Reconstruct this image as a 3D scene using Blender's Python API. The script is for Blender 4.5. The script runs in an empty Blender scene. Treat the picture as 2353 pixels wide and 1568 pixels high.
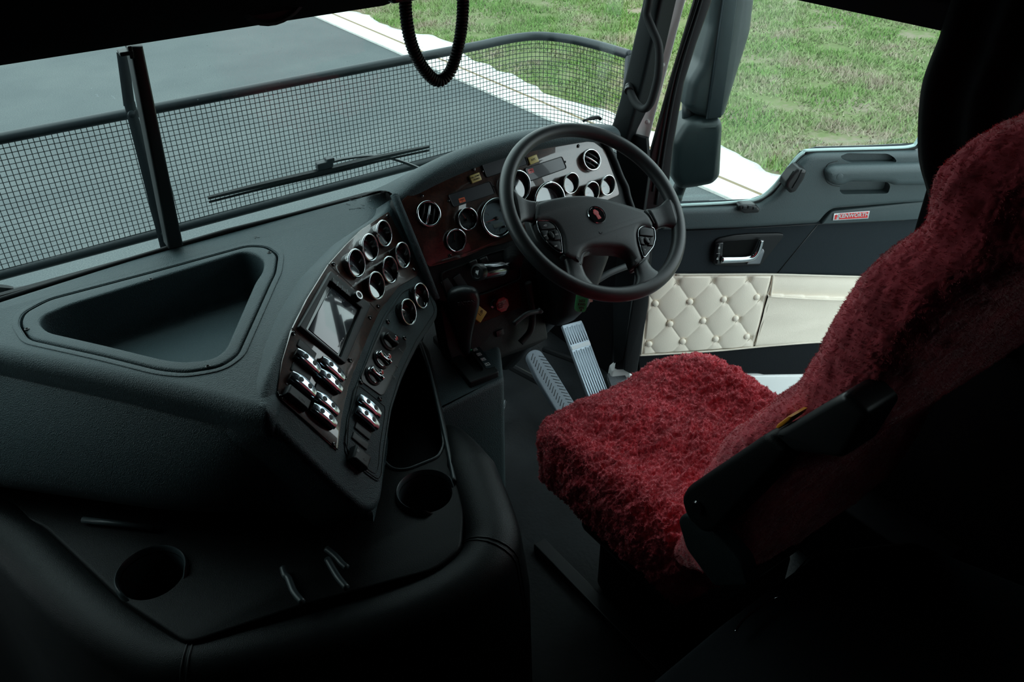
import bpy, bmesh, math, random
import numpy as np
from mathutils import Vector, Matrix, noise
from mathutils.geometry import tessellate_polygon

# ------------------------------------------------------------------ camera, sky, exposure
SC = bpy.context.scene
COL = SC.collection
W_PX, H_PX, F_PX = 2353.0, 1568.0, 1907.0
CAM = np.array([-0.63, -1.29, 1.68])
AZ, PITCH, ROLL = math.radians(35.5), math.radians(34.1), math.radians(-0.5)
_f = np.array([math.sin(AZ)*math.cos(PITCH), math.cos(AZ)*math.cos(PITCH), -math.sin(PITCH)])
_r = np.array([math.cos(AZ), -math.sin(AZ), 0.0])
_u = np.cross(_r, _f)
RT = _r*math.cos(ROLL) + _u*math.sin(ROLL)
UP = _u*math.cos(ROLL) - _r*math.sin(ROLL)
cam_data = bpy.data.cameras.new('camera')
cam = bpy.data.objects.new('camera', cam_data)
COL.objects.link(cam)
cam.matrix_world = Matrix(((RT[0], UP[0], -_f[0], CAM[0]), (RT[1], UP[1], -_f[1], CAM[1]), (RT[2], UP[2], -_f[2], CAM[2]), (0, 0, 0, 1)))
cam_data.sensor_width = 36.0
cam_data.lens = F_PX / W_PX * 36.0
cam_data.clip_start = 0.02
cam_data.clip_end = 300
SC.camera = cam
SC.view_settings.view_transform = 'Standard'
SC.view_settings.look = 'None'
SC.view_settings.exposure = 0.0
SC.view_settings.gamma = 1.0
SC.view_settings.use_curve_mapping = False
world = bpy.data.worlds.new('overcast_sky')
SC.world = world
world.use_nodes = True
wn = world.node_tree.nodes
wl = world.node_tree.links
bg = wn['Background']
tc = wn.new('ShaderNodeTexCoord')
sep = wn.new('ShaderNodeSeparateXYZ')
ramp = wn.new('ShaderNodeValToRGB')
ramp.color_ramp.elements[0].position = 0.0
ramp.color_ramp.elements[0].color = (0.80, 0.94, 0.96, 1)
ramp.color_ramp.elements[1].position = 0.8
ramp.color_ramp.elements[1].color = (0.80, 1.0, 1.03, 1)
wl.new(tc.outputs['Generated'], sep.inputs[0])
wl.new(sep.outputs['Z'], ramp.inputs[0])
wl.new(ramp.outputs[0], bg.inputs['Color'])
bg.inputs['Strength'].default_value = 3.0

# ------------------------------------------------------------------ pixel tracing onto real planes
def A(*v): return np.array(v, float)
def nrm(v):
    v = np.array(v, float)
    return v/np.linalg.norm(v)
def ray(px, py): return _f + RT*(px-W_PX/2)/F_PX - UP*(py-H_PX/2)/F_PX
def onpl(p, P, n):
    d = ray(*p)
    return CAM + d*(np.dot(np.array(P)-CAM, n)/np.dot(d, n))
def zp(px, py, z): return onpl((px, py), A(0, 0, z), A(0, 0, 1))
def yp(px, py, y): return onpl((px, py), A(0, y, 0), A(0, 1, 0))
def xp(px, py, x): return onpl((px, py), A(x, 0, 0), A(1, 0, 0))

class Fr:
    """a real plane: origin, normal towards the viewer, an up direction in the plane"""
    def __init__(s, o, n, up):
        s.o = np.array(o, float); s.n = nrm(n)
        up = np.array(up, float); up = up-s.n*np.dot(up, s.n)
        s.v = nrm(up); s.u = np.cross(s.v, s.n)
    def uv(s, px, py, h=0.0):
        p = onpl((px, py), s.o+s.n*h, s.n)-s.o
        return (float(p@s.u), float(p@s.v))
    def uvs(s, pts, h=0.0): return [s.uv(a, b, h) for a, b in pts]
    def w(s, u, v, h=0.0): return s.o+s.u*u+s.v*v+s.n*h
    def at(s, u, v, h=0.0, up=None):
        return Fr(s.w(u, v, h), s.n, s.v if up is None else s.u*up[0]+s.v*up[1])

# ------------------------------------------------------------------ curves
def fil(pts, r, k=5):
    """fillet the corners of a closed outline; r one radius or one per corner"""
    n = len(pts); out = []
    for i in range(n):
        p0, p, p1 = (np.array(pts[(i+j) % n], float) for j in (-1, 0, 1))
        rr = r[i] if isinstance(r, (list, tuple)) else r
        a, b = p0-p, p1-p
        la, lb = np.linalg.norm(a), np.linalg.norm(b)
        d = min(rr, la*.49, lb*.49)
        if d < 1e-6: out.append(tuple(p)); continue
        A0, B0 = p+a/la*d, p+b/lb*d
        for j in range(k+1):
            t = j/k
            out.append(tuple(A0*(1-t)**2+2*p*t*(1-t)+B0*t*t))
    return out
def cr(pts, n=8, closed=False):
    P = [np.array(p, float) for p in pts]
    m = len(P); out = []
    rng = range(m if closed else m-1)
    for i in rng:
        if closed: a, b, c, d = P[(i-1) % m], P[i], P[(i+1) % m], P[(i+2) % m]
        else: a, b, c, d = P[max(i-1, 0)], P[i], P[i+1], P[min(i+2, m-1)]
        for j in range(n):
            t = j/n
            out.append(.5*((2*b)+(c-a)*t+(2*a-5*b+4*c-d)*t*t+(3*b-a-3*c+d)*t**3))
    if not closed: out.append(P[-1])
    return out
def area(p): return .5*sum(p[i][0]*p[(i+1) % len(p)][1]-p[(i+1) % len(p)][0]*p[i][1] for i in range(len(p)))
def ccw(p): return list(p) if area(p) > 0 else list(p)[::-1]
def inset(poly, d):
    n = len(poly); out = []
    P = [np.array(q[:2], float) for q in poly]
    for i in range(n):
        a, b, c = P[i-1], P[i], P[(i+1) % n]
        e0, e1 = b-a, c-b
        l0, l1 = np.linalg.norm(e0), np.linalg.norm(e1)
        if l0 < 1e-9 or l1 < 1e-9: out.append(tuple(b)); continue
        n0, n1 = A(-e0[1], e0[0])/l0, A(-e1[1], e1[0])/l1
        m = n0+n1; q = max(np.dot(m, m)/2, .35)
        out.append(tuple(b+m/q*d*(1 if q > .35 else .7)))
    return out

# ------------------------------------------------------------------ mesh building
WL = {}   # world location of each object made
class MB:
    def __init__(s): s.v = []; s.f = []; s.m = []
    def add(s, vs, fs, mi=0):
        o = len(s.v)
        s.v += [tuple(float(c) for c in p) for p in vs]
        s.f += [tuple(i+o for i in f) for f in fs]
        s.m += [mi]*len(fs)
        return s
    def cap(s, pts3, idx, flip, mi=0):
        o = len(s.v)
        tri = tessellate_polygon([[Vector(p) for p in pts3]])
        s.v += [tuple(float(c) for c in p) for p in pts3]
        for t in tri:
            t = tuple(i+o for i in t)
            s.f.append(t); s.m.append(mi)
    def plate(s, fr, poly, h0, h1, r=0.0, seg=3, dome=0.0, mi=0, bottom=True):
        poly = ccw(poly)
        loops = [[fr.w(u, v, h0) for u, v in poly]]
        if r > 0:
            for j in range(seg+1):
                a = math.pi/2*j/seg
                q = inset(poly, r*(1-math.cos(a))) if j else poly
                loops.append([fr.w(u, v, h1-r+r*math.sin(a)) for u, v in q])
        else: loops.append([fr.w(u, v, h1) for u, v in poly])
        n = len(poly)
        vs = [p for l in loops for p in l]
        fs = [(k*n+i, k*n+(i+1) % n, (k+1)*n+(i+1) % n, (k+1)*n+i) for k in range(len(loops)-1) for i in range(n)]
        s.add(vs, fs, mi)
        s.cap(loops[-1], None, False, mi)
        if bottom: s.cap(loops[0], None, True, mi)
        return s
    def ring(s, fr, outer, inner, h0, h1, r=0.003, seg=3, mi=0, depth=None):
        """frame between two outlines with the same number of points; rounded on both edges"""
        if area(outer) < 0: outer, inner = outer[::-1], inner[::-1]
        n = len(outer); loops = []
        hi = h0 if depth is None else depth
        loops.append([fr.w(u, v, h0) for u, v in outer])
        for j in range(seg+1):
            a = math.pi/2*j/seg
            q = inset(outer, r*(1-math.cos(a))) if j else outer
            loops.append([fr.w(u, v, h1-r+r*math.sin(a)) for u, v in q])
        for j in range(seg, -1, -1):
            a = math.pi/2*j/seg
            q = inset(inner, -r*(1-math.cos(a))) if j else inner
            loops.append([fr.w(u, v, h1-r+r*math.sin(a)) for u, v in q])
        loops.append([fr.w(u, v, hi) for u, v in inner])
        vs = [p for l in loops for p in l]; L = len(loops)
        fs = [(k*n+i, k*n+(i+1) % n, (k+1)*n+(i+1) % n, (k+1)*n+i) for k in range(L-1) for i in range(n)]
        return s.add(vs, fs, mi)
    def grid(s, G, cu=False, cv=False, mi=0, caps=False):
        R, C = len(G), len(G[0])
        vs = [p for row in G for p in row]
        fs = [(i*C+j, i*C+(j+1) % C, ((i+1) % R)*C+(j+1) % C, ((i+1) % R)*C+j) for i in range(R if cu else R-1) for j in range(C if cv else C-1)]
        s.add(vs, fs, mi)
        if caps:
            s.cap(G[0], None, True, mi); s.cap(G[-1], None, False, mi)
        return s
    def tube(s, path, r, seg=10, closed=False, mi=0, flat=1.0, up=None, caps=True):
        P = [np.array(p, float) for p in path]; n = len(P); G = []
        prev = None
        for i in range(n):
            if closed: t = P[(i+1) % n]-P[i-1]
            else: t = P[min(i+1, n-1)]-P[max(i-1, 0)]
            t = nrm(t)
            if up is not None: a = np.array(up, float)
            elif prev is None: a = A(0, 0, 1) if abs(t[2]) < .9 else A(1, 0, 0)
            else: a = prev
            a = a-t*np.dot(a, t); a = nrm(a); prev = a
            b = np.cross(t, a)
            rr = r[i] if isinstance(r, (list, tuple, np.ndarray)) else r
            G.append([P[i]+a*math.cos(q)*rr*flat+b*math.sin(q)*rr for q in [2*math.pi*k/seg for k in range(seg)]])
        return s.grid(G, cu=closed, cv=True, mi=mi, caps=(caps and not closed))
    def lathe(s, prof, o, ax, seg=24, mi=0, ref=(0.3, 0.2, 1), caps=True):
        ax = nrm(ax); a = nrm(np.array(ref)-ax*np.dot(ref, ax)); b = np.cross(ax, a); o = np.array(o, float)
        G = [[o+ax*h+(a*math.cos(q)+b*math.sin(q))*rr for q in [2*math.pi*k/seg for k in range(seg)]] for rr, h in prof]
        return s.grid(G, cv=True, mi=mi, caps=caps)
    def box(s, c, h, fr=None, mi=0):
        c = np.array(c, float)
        X, Y, Z = (A(1, 0, 0), A(0, 1, 0), A(0, 0, 1)) if fr is None else (fr.u, fr.v, fr.n)
        vs = [c+X*h[0]*a+Y*h[1]*b+Z*h[2]*d for a in (-1, 1) for b in (-1, 1) for d in (-1, 1)]
        return s.add(vs, [(0, 1, 3, 2), (4, 6, 7, 5), (0, 4, 5, 1), (2, 3, 7, 6), (0, 2, 6, 4), (1, 5, 7, 3)], mi)
    def obj(s, name, mats, parent=None, smooth=40, bev=0, sub=0, solid=0, label=None):
        V = np.array(s.v); c = (V.min(0)+V.max(0))/2
        me = bpy.data.meshes.new(name)
        me.from_pydata([tuple(p) for p in V-c], [], s.f)
        bm = bmesh.new(); bm.from_mesh(me)
        bmesh.ops.remove_doubles(bm, verts=bm.verts, dist=1e-5)
        bmesh.ops.recalc_face_normals(bm, faces=bm.faces)
        bm.to_mesh(me); bm.free()
        mats = mats if isinstance(mats, (list, tuple)) else [mats]
        for m in mats: me.materials.append(m)
        if len(mats) > 1 and len(me.polygons) == len(s.m): me.polygons.foreach_set('material_index', s.m)
        o = bpy.data.objects.new(name, me); COL.objects.link(o)
        return fin(o, c, parent, smooth, bev, sub, solid, label)
def fin(o, c, parent, smooth=40, bev=0, sub=0, solid=0, label=None):
    WL[o.name] = np.array(c, float)
    if parent is not None:
        o.parent = parent; o.location = Vector(np.array(c)-WL[parent.name])
    else: o.location = Vector(c)
    me = o.data
    if smooth and me is not None and hasattr(me, 'polygons'):
        me.polygons.foreach_set('use_smooth', [True]*len(me.polygons))
        if smooth < 180: me.set_sharp_from_angle(angle=math.radians(smooth))
    if solid:
        m = o.modifiers.new('solid', 'SOLIDIFY'); m.thickness = abs(solid); m.offset = -1 if solid > 0 else 1
    if bev:
        m = o.modifiers.new('bevel', 'BEVEL'); m.width = bev; m.segments = 3; m.limit_method = 'ANGLE'; m.angle_limit = math.radians(35); m.use_clamp_overlap = True
    if sub:
        m = o.modifiers.new('sub', 'SUBSURF'); m.levels = sub; m.render_levels = sub
    if label: o['label'] = label
    return o
def thing(name, loc, label, cat, group=None):
    o = bpy.data.objects.new(name, None); COL.objects.link(o); o.location = Vector(loc); o.empty_display_size = .05
    WL[o.name] = np.array(loc, float)
    return tag(o, label, cat, group)
def tag(o, label, cat, group=None, kind=None):
    o['label'] = label; o['category'] = cat
    if group: o['group'] = group
    if kind: o['kind'] = kind
    return o
def struct(o):
    o['kind'] = 'structure'; return o
def text_mb(mb, s, fr, u, v, size, h=0.0, rot=0.0, mi=0, depth=0.0004, sx=1.0, bold=0.0):
    cu = bpy.data.curves.new('t', 'FONT'); cu.body = s; cu.size = size; cu.align_x = 'CENTER'; cu.align_y = 'CENTER'; cu.extrude = depth; cu.resolution_u = 3; cu.offset = bold
    ob = bpy.data.objects.new('t', cu); me = bpy.data.meshes.new_from_object(ob)
    c, q = math.cos(rot), math.sin(rot)
    vs = [fr.w(u+(p.co.x*sx*c-p.co.y*q), v+(p.co.x*sx*q+p.co.y*c), h+p.co.z) for p in me.vertices]
    fs = [tuple(f.vertices) for f in me.polygons]
    mb.add(vs, fs, mi)
    bpy.data.objects.remove(ob); bpy.data.meshes.remove(me); bpy.data.curves.remove(cu)
def cut(o, mb):
    """boolean difference, applied at once; the cutter is thrown away"""
    c = mb.obj('cutter', [], None, smooth=0)
    m = o.modifiers.new('cut', 'BOOLEAN'); m.object = c; m.operation = 'DIFFERENCE'; m.solver = 'EXACT'
    bpy.context.view_layer.update()
    dg = bpy.context.evaluated_depsgraph_get()
    me = bpy.data.meshes.new_from_object(o.evaluated_get(dg))
    mods = [x for x in o.modifiers]
    for x in mods: o.modifiers.remove(x)
    o.data = me
    cm = c.data; bpy.data.objects.remove(c); bpy.data.meshes.remove(cm)
    me.polygons.foreach_set('use_smooth', [True]*len(me.polygons)); me.set_sharp_from_angle(angle=math.radians(35))
    return o

# ------------------------------------------------------------------ materials
def mat(name, col, rough=.5, metal=0.0, bump=0.0, scale=300.0, kind='voronoi', coat=0.0, spec=.5, sheen=0.0, var=0.0, vscale=6.0, col2=None):
    m = bpy.data.materials.new(name); m.use_nodes = True
    N, L = m.node_tree.nodes, m.node_tree.links; b = N['Principled BSDF']
    b.inputs['Base Color'].default_value = (*col, 1); b.inputs['Roughness'].default_value = rough; b.inputs['Metallic'].default_value = metal
    b.inputs['Specular IOR Level'].default_value = spec; b.inputs['Coat Weight'].default_value = coat; b.inputs['Coat Roughness'].default_value = .03
    if sheen: b.inputs['Sheen Weight'].default_value = sheen; b.inputs['Sheen Roughness'].default_value = .45; b.inputs['Sheen Tint'].default_value = (1, .75, .75, 1)
    t = N.new('ShaderNodeTexCoord')
    if var or col2:
        n = N.new('ShaderNodeTexNoise'); n.inputs['Scale'].default_value = vscale; n.inputs['Detail'].default_value = 6
        L.new(t.outputs['Object'], n.inputs['Vector'])
        r = N.new('ShaderNodeValToRGB'); r.color_ramp.elements[0].position = .35; r.color_ramp.elements[1].position = .65
        c2 = col2 if col2 else tuple(min(1, c*(1+var)) for c in col)
        r.color_ramp.elements[0].color = (*col, 1); r.color_ramp.elements[1].color = (*c2, 1)
        L.new(n.outputs[0], r.inputs[0]); L.new(r.outputs[0], b.inputs['Base Color'])
    if bump:
        if kind == 'voronoi':
            n2 = N.new('ShaderNodeTexVoronoi'); n2.inputs['Scale'].default_value = scale; n2.feature = 'F1'; o = n2.outputs['Distance']
        else:
            n2 = N.new('ShaderNodeTexNoise'); n2.inputs['Scale'].default_value = scale; n2.inputs['Detail'].default_value = 3; o = n2.outputs[0]
        L.new(t.outputs['Object'], n2.inputs['Vector'])
        bp = N.new('ShaderNodeBump'); bp.inputs['Strength'].default_value = bump; bp.inputs['Distance'].default_value = .001
        L.new(o, bp.inputs['Height']); L.new(bp.outputs[0], b.inputs['Normal'])
    return m
VINYL = mat('dash_vinyl', (.034, .054, .060), .52, bump=.8, scale=520, var=.12, vscale=5, spec=0.28)
VINYL2 = mat('smooth_black_plastic', (.0085, .011, .012), .45, bump=.25, scale=700, spec=0.2)
DECK = mat('console_plastic_black', (.0045, .0055, .006), .5, bump=.25, scale=700, spec=.15)
RIMP = mat('console_rim_plastic', (.036, .050, .054), .4, spec=.5)
DARK = mat('matt_black_lining', (.006, .007, .007), .85, spec=0.1)
BLACK = mat('black_plastic', (.012, .013, .014), .35, spec=0.35)
GLOSSB = mat('gloss_black', (.008, .008, .009), .12, coat=.6)
LEATH = mat('black_leather', (.0050, .0068, .0074), .42, bump=.35, scale=800, spec=.2)
RUBBER = mat('rubber_black', (.012, .013, .014), .6, spec=0.25)
FLOORV = mat('vinyl_floor', (.0065, .008, .009), .5, bump=1.0, scale=90, kind='noise', var=.9, vscale=9, spec=0.2)
CHROME = mat('chrome', (.62, .65, .67), .09, 1.0)
CHROMEB = mat('polished_switch_chrome', (.72, .82, .90), .16, 1.0)
STEEL = mat('pedal_aluminium', (.38, .44, .50), .42, .6)
PEDR = mat('pedal_rubber', (.14, .17, .20), .55, bump=.3, scale=300)
DOORP = mat('door_plastic_teal_grey', (.046, .066, .070), .46, bump=.35, scale=600, spec=0.4)
DOORF = mat('door_fabric', (.019, .025, .029), .85, bump=.5, scale=900, kind='noise', spec=0.1)
CARPET = mat('door_carpet', (.012, .014, .016), .95, bump=1.0, scale=700, kind='noise', spec=0.1)
CREAM = mat('cream_leather', (.86, .77, .65), .42, bump=.2, scale=500)
CREAMD = mat('cream_piping', (.70, .63, .53), .45)
WHITEP = mat('white_paint', (.80, .81, .80), .25, coat=.4)
SEALT = mat('pale_window_edge', (.45, .62, .60), .3)
BARM = mat('powder_coat_steel', (.012, .019, .023), .45)
MIRM = mat('mirror_shell_plastic', (.012, .020, .022), .45)
WHEELM = mat('steering_wheel_skin', (.016, .019, .0205), .42, bump=.14, scale=700)
HUBM = mat('steering_pad', (.024, .028, .030), .55, bump=.16, scale=800)
GREYB = mat('switch_grey', (.018, .022, .024), .5, spec=0.35)
PRINT = mat('white_print', (.6, .62, .62), .6)
PRINTD = mat('dim_print', (.16, .17, .17), .6)
REDN = mat('needle_red', (.65, .03, .02), .4)
REDK = mat('red_knob_plastic', (.42, .035, .05), .45)
REDL = mat('red_lens', (.5, .01, .01), .1, coat=.8)
YEL = mat('yellow_plate', (.62, .50, .10), .5)
YELB = mat('yellow_button', (.60, .48, .16), .4)
ORANGE = mat('orange_tag', (.75, .10, .02), .5)
ORBELT = mat('orange_belt_tab', (.85, .30, .01), .5)
GREEN = mat('green_tag', (.01, .50, .17), .5)
INK = mat('ink', (.01, .02, .02), .7)
REDBADGE = mat('badge_red', (.62, .03, .03), .35, coat=.5)
SILV = mat('badge_silver', (.75, .75, .76), .25, .6)
DIALB = mat('dial_face_black', (.012, .014, .016), .6)
DIALG = mat('dial_face_reflection_tint', (.16, .22, .25), .5)  # blue-grey of windows reflected in the lens, put into the dial colour
LCD = mat('lcd_grey', (.20, .26, .24), .5)
SCREEN = mat('screen_glass', (.045, .055, .065), .10, coat=1.0)
DISP = mat('display_panel', (.012, .015, .022), .3, coat=.4)
CURT = mat('black_curtain', (.003, .003, .0035), .9, bump=.6, scale=300, kind='noise', spec=0.05)
CEIL = mat('dark_headlining', (.006, .006, .007), .9, spec=0.05)
CORD = mat('coiled_cord_rubber', (.006, .007, .008), .5)

WOOD = bpy.data.materials.new('burl_wood_lacquer'); WOOD.use_nodes = True
def _wood():
    N, L = WOOD.node_tree.nodes, WOOD.node_tree.links; b = N['Principled BSDF']
    t = N.new('ShaderNodeTexCoord')
    n = N.new('ShaderNodeTexNoise'); n.inputs['Scale'].default_value = 45; n.inputs['Detail'].default_value = 8; n.inputs['Roughness'].default_value = .75; n.inputs['Distortion'].default_value = 1.2
    n2 = N.new('ShaderNodeTexNoise'); n2.inputs['Scale'].default_value = 260; n2.inputs['Detail'].default_value = 4
    mx = N.new('ShaderNodeMath'); mx.operation = 'MULTIPLY_ADD'; mx.inputs[1].default_value = .5
    r = N.new('ShaderNodeValToRGB'); e = r.color_ramp.elements
    e[0].position = .55; e[0].color = (.014, .007, .005, 1); e[1].position = .95; e[1].color = (.080, .028, .017, 1)
    L.new(t.outputs['Object'], n.inputs['Vector']); L.new(t.outputs['Object'], n2.inputs['Vector'])
    L.new(n2.outputs[0], mx.inputs[0]); L.new(n.outputs[0], mx.inputs[2]); L.new(mx.outputs[0], r.inputs[0]); L.new(r.outputs[0], b.inputs['Base Color'])
    b.inputs['Roughness'].default_value = .3; b.inputs['Coat Weight'].default_value = .85; b.inputs['Coat Roughness'].default_value = .02; b.inputs['Coat IOR'].default_value = 1.7
_wood()
WOOD2 = WOOD.copy(); WOOD2.name = 'dark_burl_insert'; WOOD2.node_tree.nodes['Principled BSDF'].inputs['Coat Weight'].default_value = 0.0; WOOD2.node_tree.nodes['Principled BSDF'].inputs['Specular IOR Level'].default_value = .12
def glass(name, tint=(1, 1, 1), refl=1.0, rough=0.0):
    m = bpy.data.materials.new(name); m.use_nodes = True
    N, L = m.node_tree.nodes, m.node_tree.links; N.remove(N['Principled BSDF'])
    t = N.new('ShaderNodeBsdfTransparent'); t.inputs[0].default_value = (*tint, 1)
    g = N.new('ShaderNodeBsdfGlossy'); g.inputs['Roughness'].default_value = rough
    f = N.new('ShaderNodeLayerWeight'); f.inputs['Blend'].default_value = .5
    p5 = N.new('ShaderNodeMath'); p5.operation = 'POWER'; p5.inputs[1].default_value = 5.0; L.new(f.outputs['Facing'], p5.inputs[0])
    k = N.new('ShaderNodeMath'); k.operation = 'MULTIPLY_ADD'; k.inputs[1].default_value = .9*refl; k.inputs[2].default_value = .04*refl; k.use_clamp = True
    x = N.new('ShaderNodeMixShader'); L.new(p5.outputs[0], k.inputs[0]); L.new(k.outputs[0], x.inputs[0]); L.new(t.outputs[0], x.inputs[1]); L.new(g.outputs[0], x.inputs[2])
    L.new(x.outputs[0], N['Material Output'].inputs[0]); return m
GLASS = glass('window_glass', (.93, .97, .96))
LENS = glass('instrument_lens', (.9, .93, .93), 4.5, .04)
DROP = glass('rain_drop', (1, 1, 1), 2.5)

# ------------------------------------------------------------------ outside: road, kerb, grass
GZ = -1.30
def ground_mat(name, stops, scales, rough=.9, bump=.4, extra=None):
    m = bpy.data.materials.new(name); m.use_nodes = True
    N, L = m.node_tree.nodes, m.node_tree.links; b = N['Principled BSDF']; b.inputs['Roughness'].default_value = rough
    b.inputs['Specular IOR Level'].default_value = .15
    g = N.new('ShaderNodeNewGeometry'); acc = None
    for sc_, amp in scales:
        n = N.new('ShaderNodeTexNoise'); n.inputs['Scale'].default_value = sc_; n.inputs['Detail'].default_value = 3
        L.new(g.outputs['Position'], n.inputs['Vector'])
        k = N.new('ShaderNodeMath'); k.operation = 'MULTIPLY_ADD'; k.inputs[1].default_value = amp
        L.new(n.outputs[0], k.inputs[0])
        if acc is None: k.inputs[2].default_value = .5-.5*sum(a for _, a in scales)
        else: L.new(acc, k.inputs[2])
        acc = k.outputs[0]
    r = N.new('ShaderNodeValToRGB'); els = r.color_ramp.elements
    while len(els) < len(stops): els.new(.5)
    for e, (p, c) in zip(els, stops): e.position = p; e.color = (*c, 1)
    L.new(acc, r.inputs[0]); L.new(r.outputs[0], b.inputs['Base Color'])
    if bump:
        bp = N.new('ShaderNodeBump'); bp.inputs['Strength'].default_value = bump; bp.inputs['Distance'].default_value = .01
        L.new(acc, bp.inputs['Height']); L.new(bp.outputs[0], b.inputs['Normal'])
    return m
ROADM = ground_mat('asphalt', [(.25, (.066, .076, .079)), (.5, (.090, .101, .104)), (.8, (.145, .155, .150))], [(1.2, .35), (90, .9)])
KERBM = ground_mat('pale_concrete', [(.3, (.46, .45, .42)), (.55, (.62, .61, .58)), (.8, (.7, .69, .66))], [(1.5, .6), (40, .5)])
SOILM = ground_mat('turf_soil', [(.3, (.10, .13, .045)), (.5, (.13, .15, .06)), (.72, (.20, .165, .115))], [(.9, 1.4), (14, .6)])
GRASSM = ground_mat('grass_blades', [(.25, (.13, .23, .06)), (.42, (.18, .27, .085)), (.56, (.25, .29, .14)), (.72, (.33, .27, .20))], [(.8, 1.5), (9, .7)], bump=0)
def edge_x(y): return 5.34+.22*noise.noise(Vector((y*.9, 3.1, 0)))+.10*noise.noise(Vector((y*3.7, 9.1, 0)))+.10*math.copysign(1, noise.noise(Vector((y*.8, 5.5, 0))))*min(1, abs(noise.noise(Vector((y*.8, 5.5, 0))))*12)
m = MB(); m.add([(-14, -14, GZ), (4.75, -14, GZ), (4.75, 45, GZ), (-14, 45, GZ)], [(0, 1, 2, 3)])
struct(m.obj('road', ROADM, smooth=0))
m = MB()
for a, b in ((4.66, 4.91), (4.95, 6.3)):
    y = -12.0; k = 0
    while y < 40:
        L_ = 60.0
        m.box(((a+b)/2, y+L_/2, GZ+.006), ((b-a)/2, L_/2-.006, .02)); y += L_
struct(m.obj('kerb', KERBM, smooth=0, bev=.006))
m = MB(); m.add([(4.9, -12, GZ+.023), (4.96, -12, GZ+.023), (4.96, 40, GZ+.023), (4.9, 40, GZ+.023)], [(0, 1, 2, 3)])
DIRT = mat('dirt_seam', (.20, .14, .08), .9)
struct(m.obj('kerb_seam', DIRT, smooth=0))
m = MB(); rows = []
ys = np.arange(-12, 40, .06)
G = [[(edge_x(y), y, GZ+.026), (edge_x(y)+.06, y, GZ+.05), (8, y, GZ+.05), (45, y, GZ+.05)] for y in ys]
m.grid(G); struct(m.obj('verge_soil', SOILM, smooth=0))
def grass():
    rs = np.random.RandomState(5); n = 260000
    x = 5.2+rs.beta(1.05, 2.0, n)*16; y = -2.5+rs.rand(n)*20
    ex = np.interp(y, ys, [edge_x(v) for v in ys])
    keep = x > ex-.03
    # keep only what the windows can show
    keep &= (y > 1.0) | (x < 12)
    cl = np.array([noise.noise(Vector((a*2.1, b*2.1, 4.))) for a, b in zip(x[::1], y[::1])]) if n < 400000 else 0
    keep &= (cl+.42+rs.rand(n)*.3) > .25
    x, y, cl = x[keep], y[keep], cl[keep]; n = len(x)
    h = (.025+.05*rs.rand(n))*(1+cl*.8); w = .004+.004*rs.rand(n)+.0006*x
    a = rs.rand(n)*6.283; lean = (rs.rand(n, 2)-.5)*.10
    base = np.stack([x, y, np.full(n, GZ+.045)], 1)
    d = np.stack([np.cos(a)*w, np.sin(a)*w, 0*a], 1)
    tip = base+np.stack([lean[:, 0], lean[:, 1], h], 1)
    V = np.stack([base-d, base+d, tip], 1).reshape(-1, 3)
    me = bpy.data.meshes.new('grass'); me.vertices.add(3*n); me.vertices.foreach_set('co', V.ravel())
    me.loops.add(3*n); me.loops.foreach_set('vertex_index', np.arange(3*n))
    me.polygons.add(n); me.polygons.foreach_set('loop_start', np.arange(n)*3)
    me.update(calc_edges=True); me.materials.append(GRASSM)
    o = bpy.data.objects.new('grass', me); COL.objects.link(o); WL[o.name] = A(0, 0, 0)
    tag(o, 'patchy green and straw coloured grass verge beyond the pale kerb', 'grass', kind='stuff')
grass()

# ------------------------------------------------------------------ cab shell
def shell(name, lo, hi, m_=CEIL, bev=0):
    b = MB(); lo, hi = A(*lo), A(*hi); b.box((lo+hi)/2, (hi-lo)/2); return struct(b.obj(name, m_, smooth=0, bev=bev))
XR = .955         # inner face of the driver's side
shell('floor', (-1.5, -2.1, -.06), (.96, .78, 0), FLOORV)
shell('ceiling', (-1.5, -2.1, 2.15), (1.02, .5, 2.2))
shell('wall_back', (-1.5, -2.16, -.06), (1.02, -2.1, 2.2))
shell('wall_left', (-1.56, -2.16, -.06), (-1.5, .5, 2.2))
shell('wall_firewall', (-1.5, .78, -.06), (.96, .82, .62), DARK)
def wall_right():
    b = MB(); b.box((.99, -.47, 1.745), (.035, .95, .455)); b.box((.99, -1.31, .9), (.035, .80, .96))
    b.box((.955, -.35, 1.315), (.022, .80, .025)); b.box((.90, -.66, .11), (.058, .17, .11)); b.box((.985, .57, .33), (.02, .20, .39))  # includes a low dark box, added to block a light patch on the floor
    o = b.obj('wall_right', CEIL, smooth=0, bev=.006)
    return struct(o)
wall_right()
b = MB(); b.box((1.04, -1.33, .8), (.012, .80, 1.1)); b.box((1.04, -.45, 1.78), (.012, .95, .42))
struct(b.obj('wall_outer_skin', WHITEP, smooth=0, bev=.004))
# trim above the windscreen, right of the overhead console
b = MB(); b.box((.5, .23, 1.575), (.46, .13, .20)); struct(b.obj('trim_1', CEIL, smooth=0, bev=.02))  # underside lowered, out of view, to cut sky light on the seat
# windscreen plane: rakes back
WN = nrm((0, -1, -.16)); WF = Fr((0, .47, .835), WN, (0, 0, 1))
def wuv(p, h=0): return WF.uv(p[0], p[1], h)
# two panes either side of the centre post
xp0 = wuv((385, 565))[0]
for k, (x0, x1) in enumerate(((-1.45, -.29), (-.29, .955))):
    b = MB(); b.plate(WF, [(x0, -.03), (x1, -.03), (x1, .62), (x0, .62)], -.005, 0.0)
    o = b.obj('window_%d' % (k+1), GLASS, smooth=0); struct(o)
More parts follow.
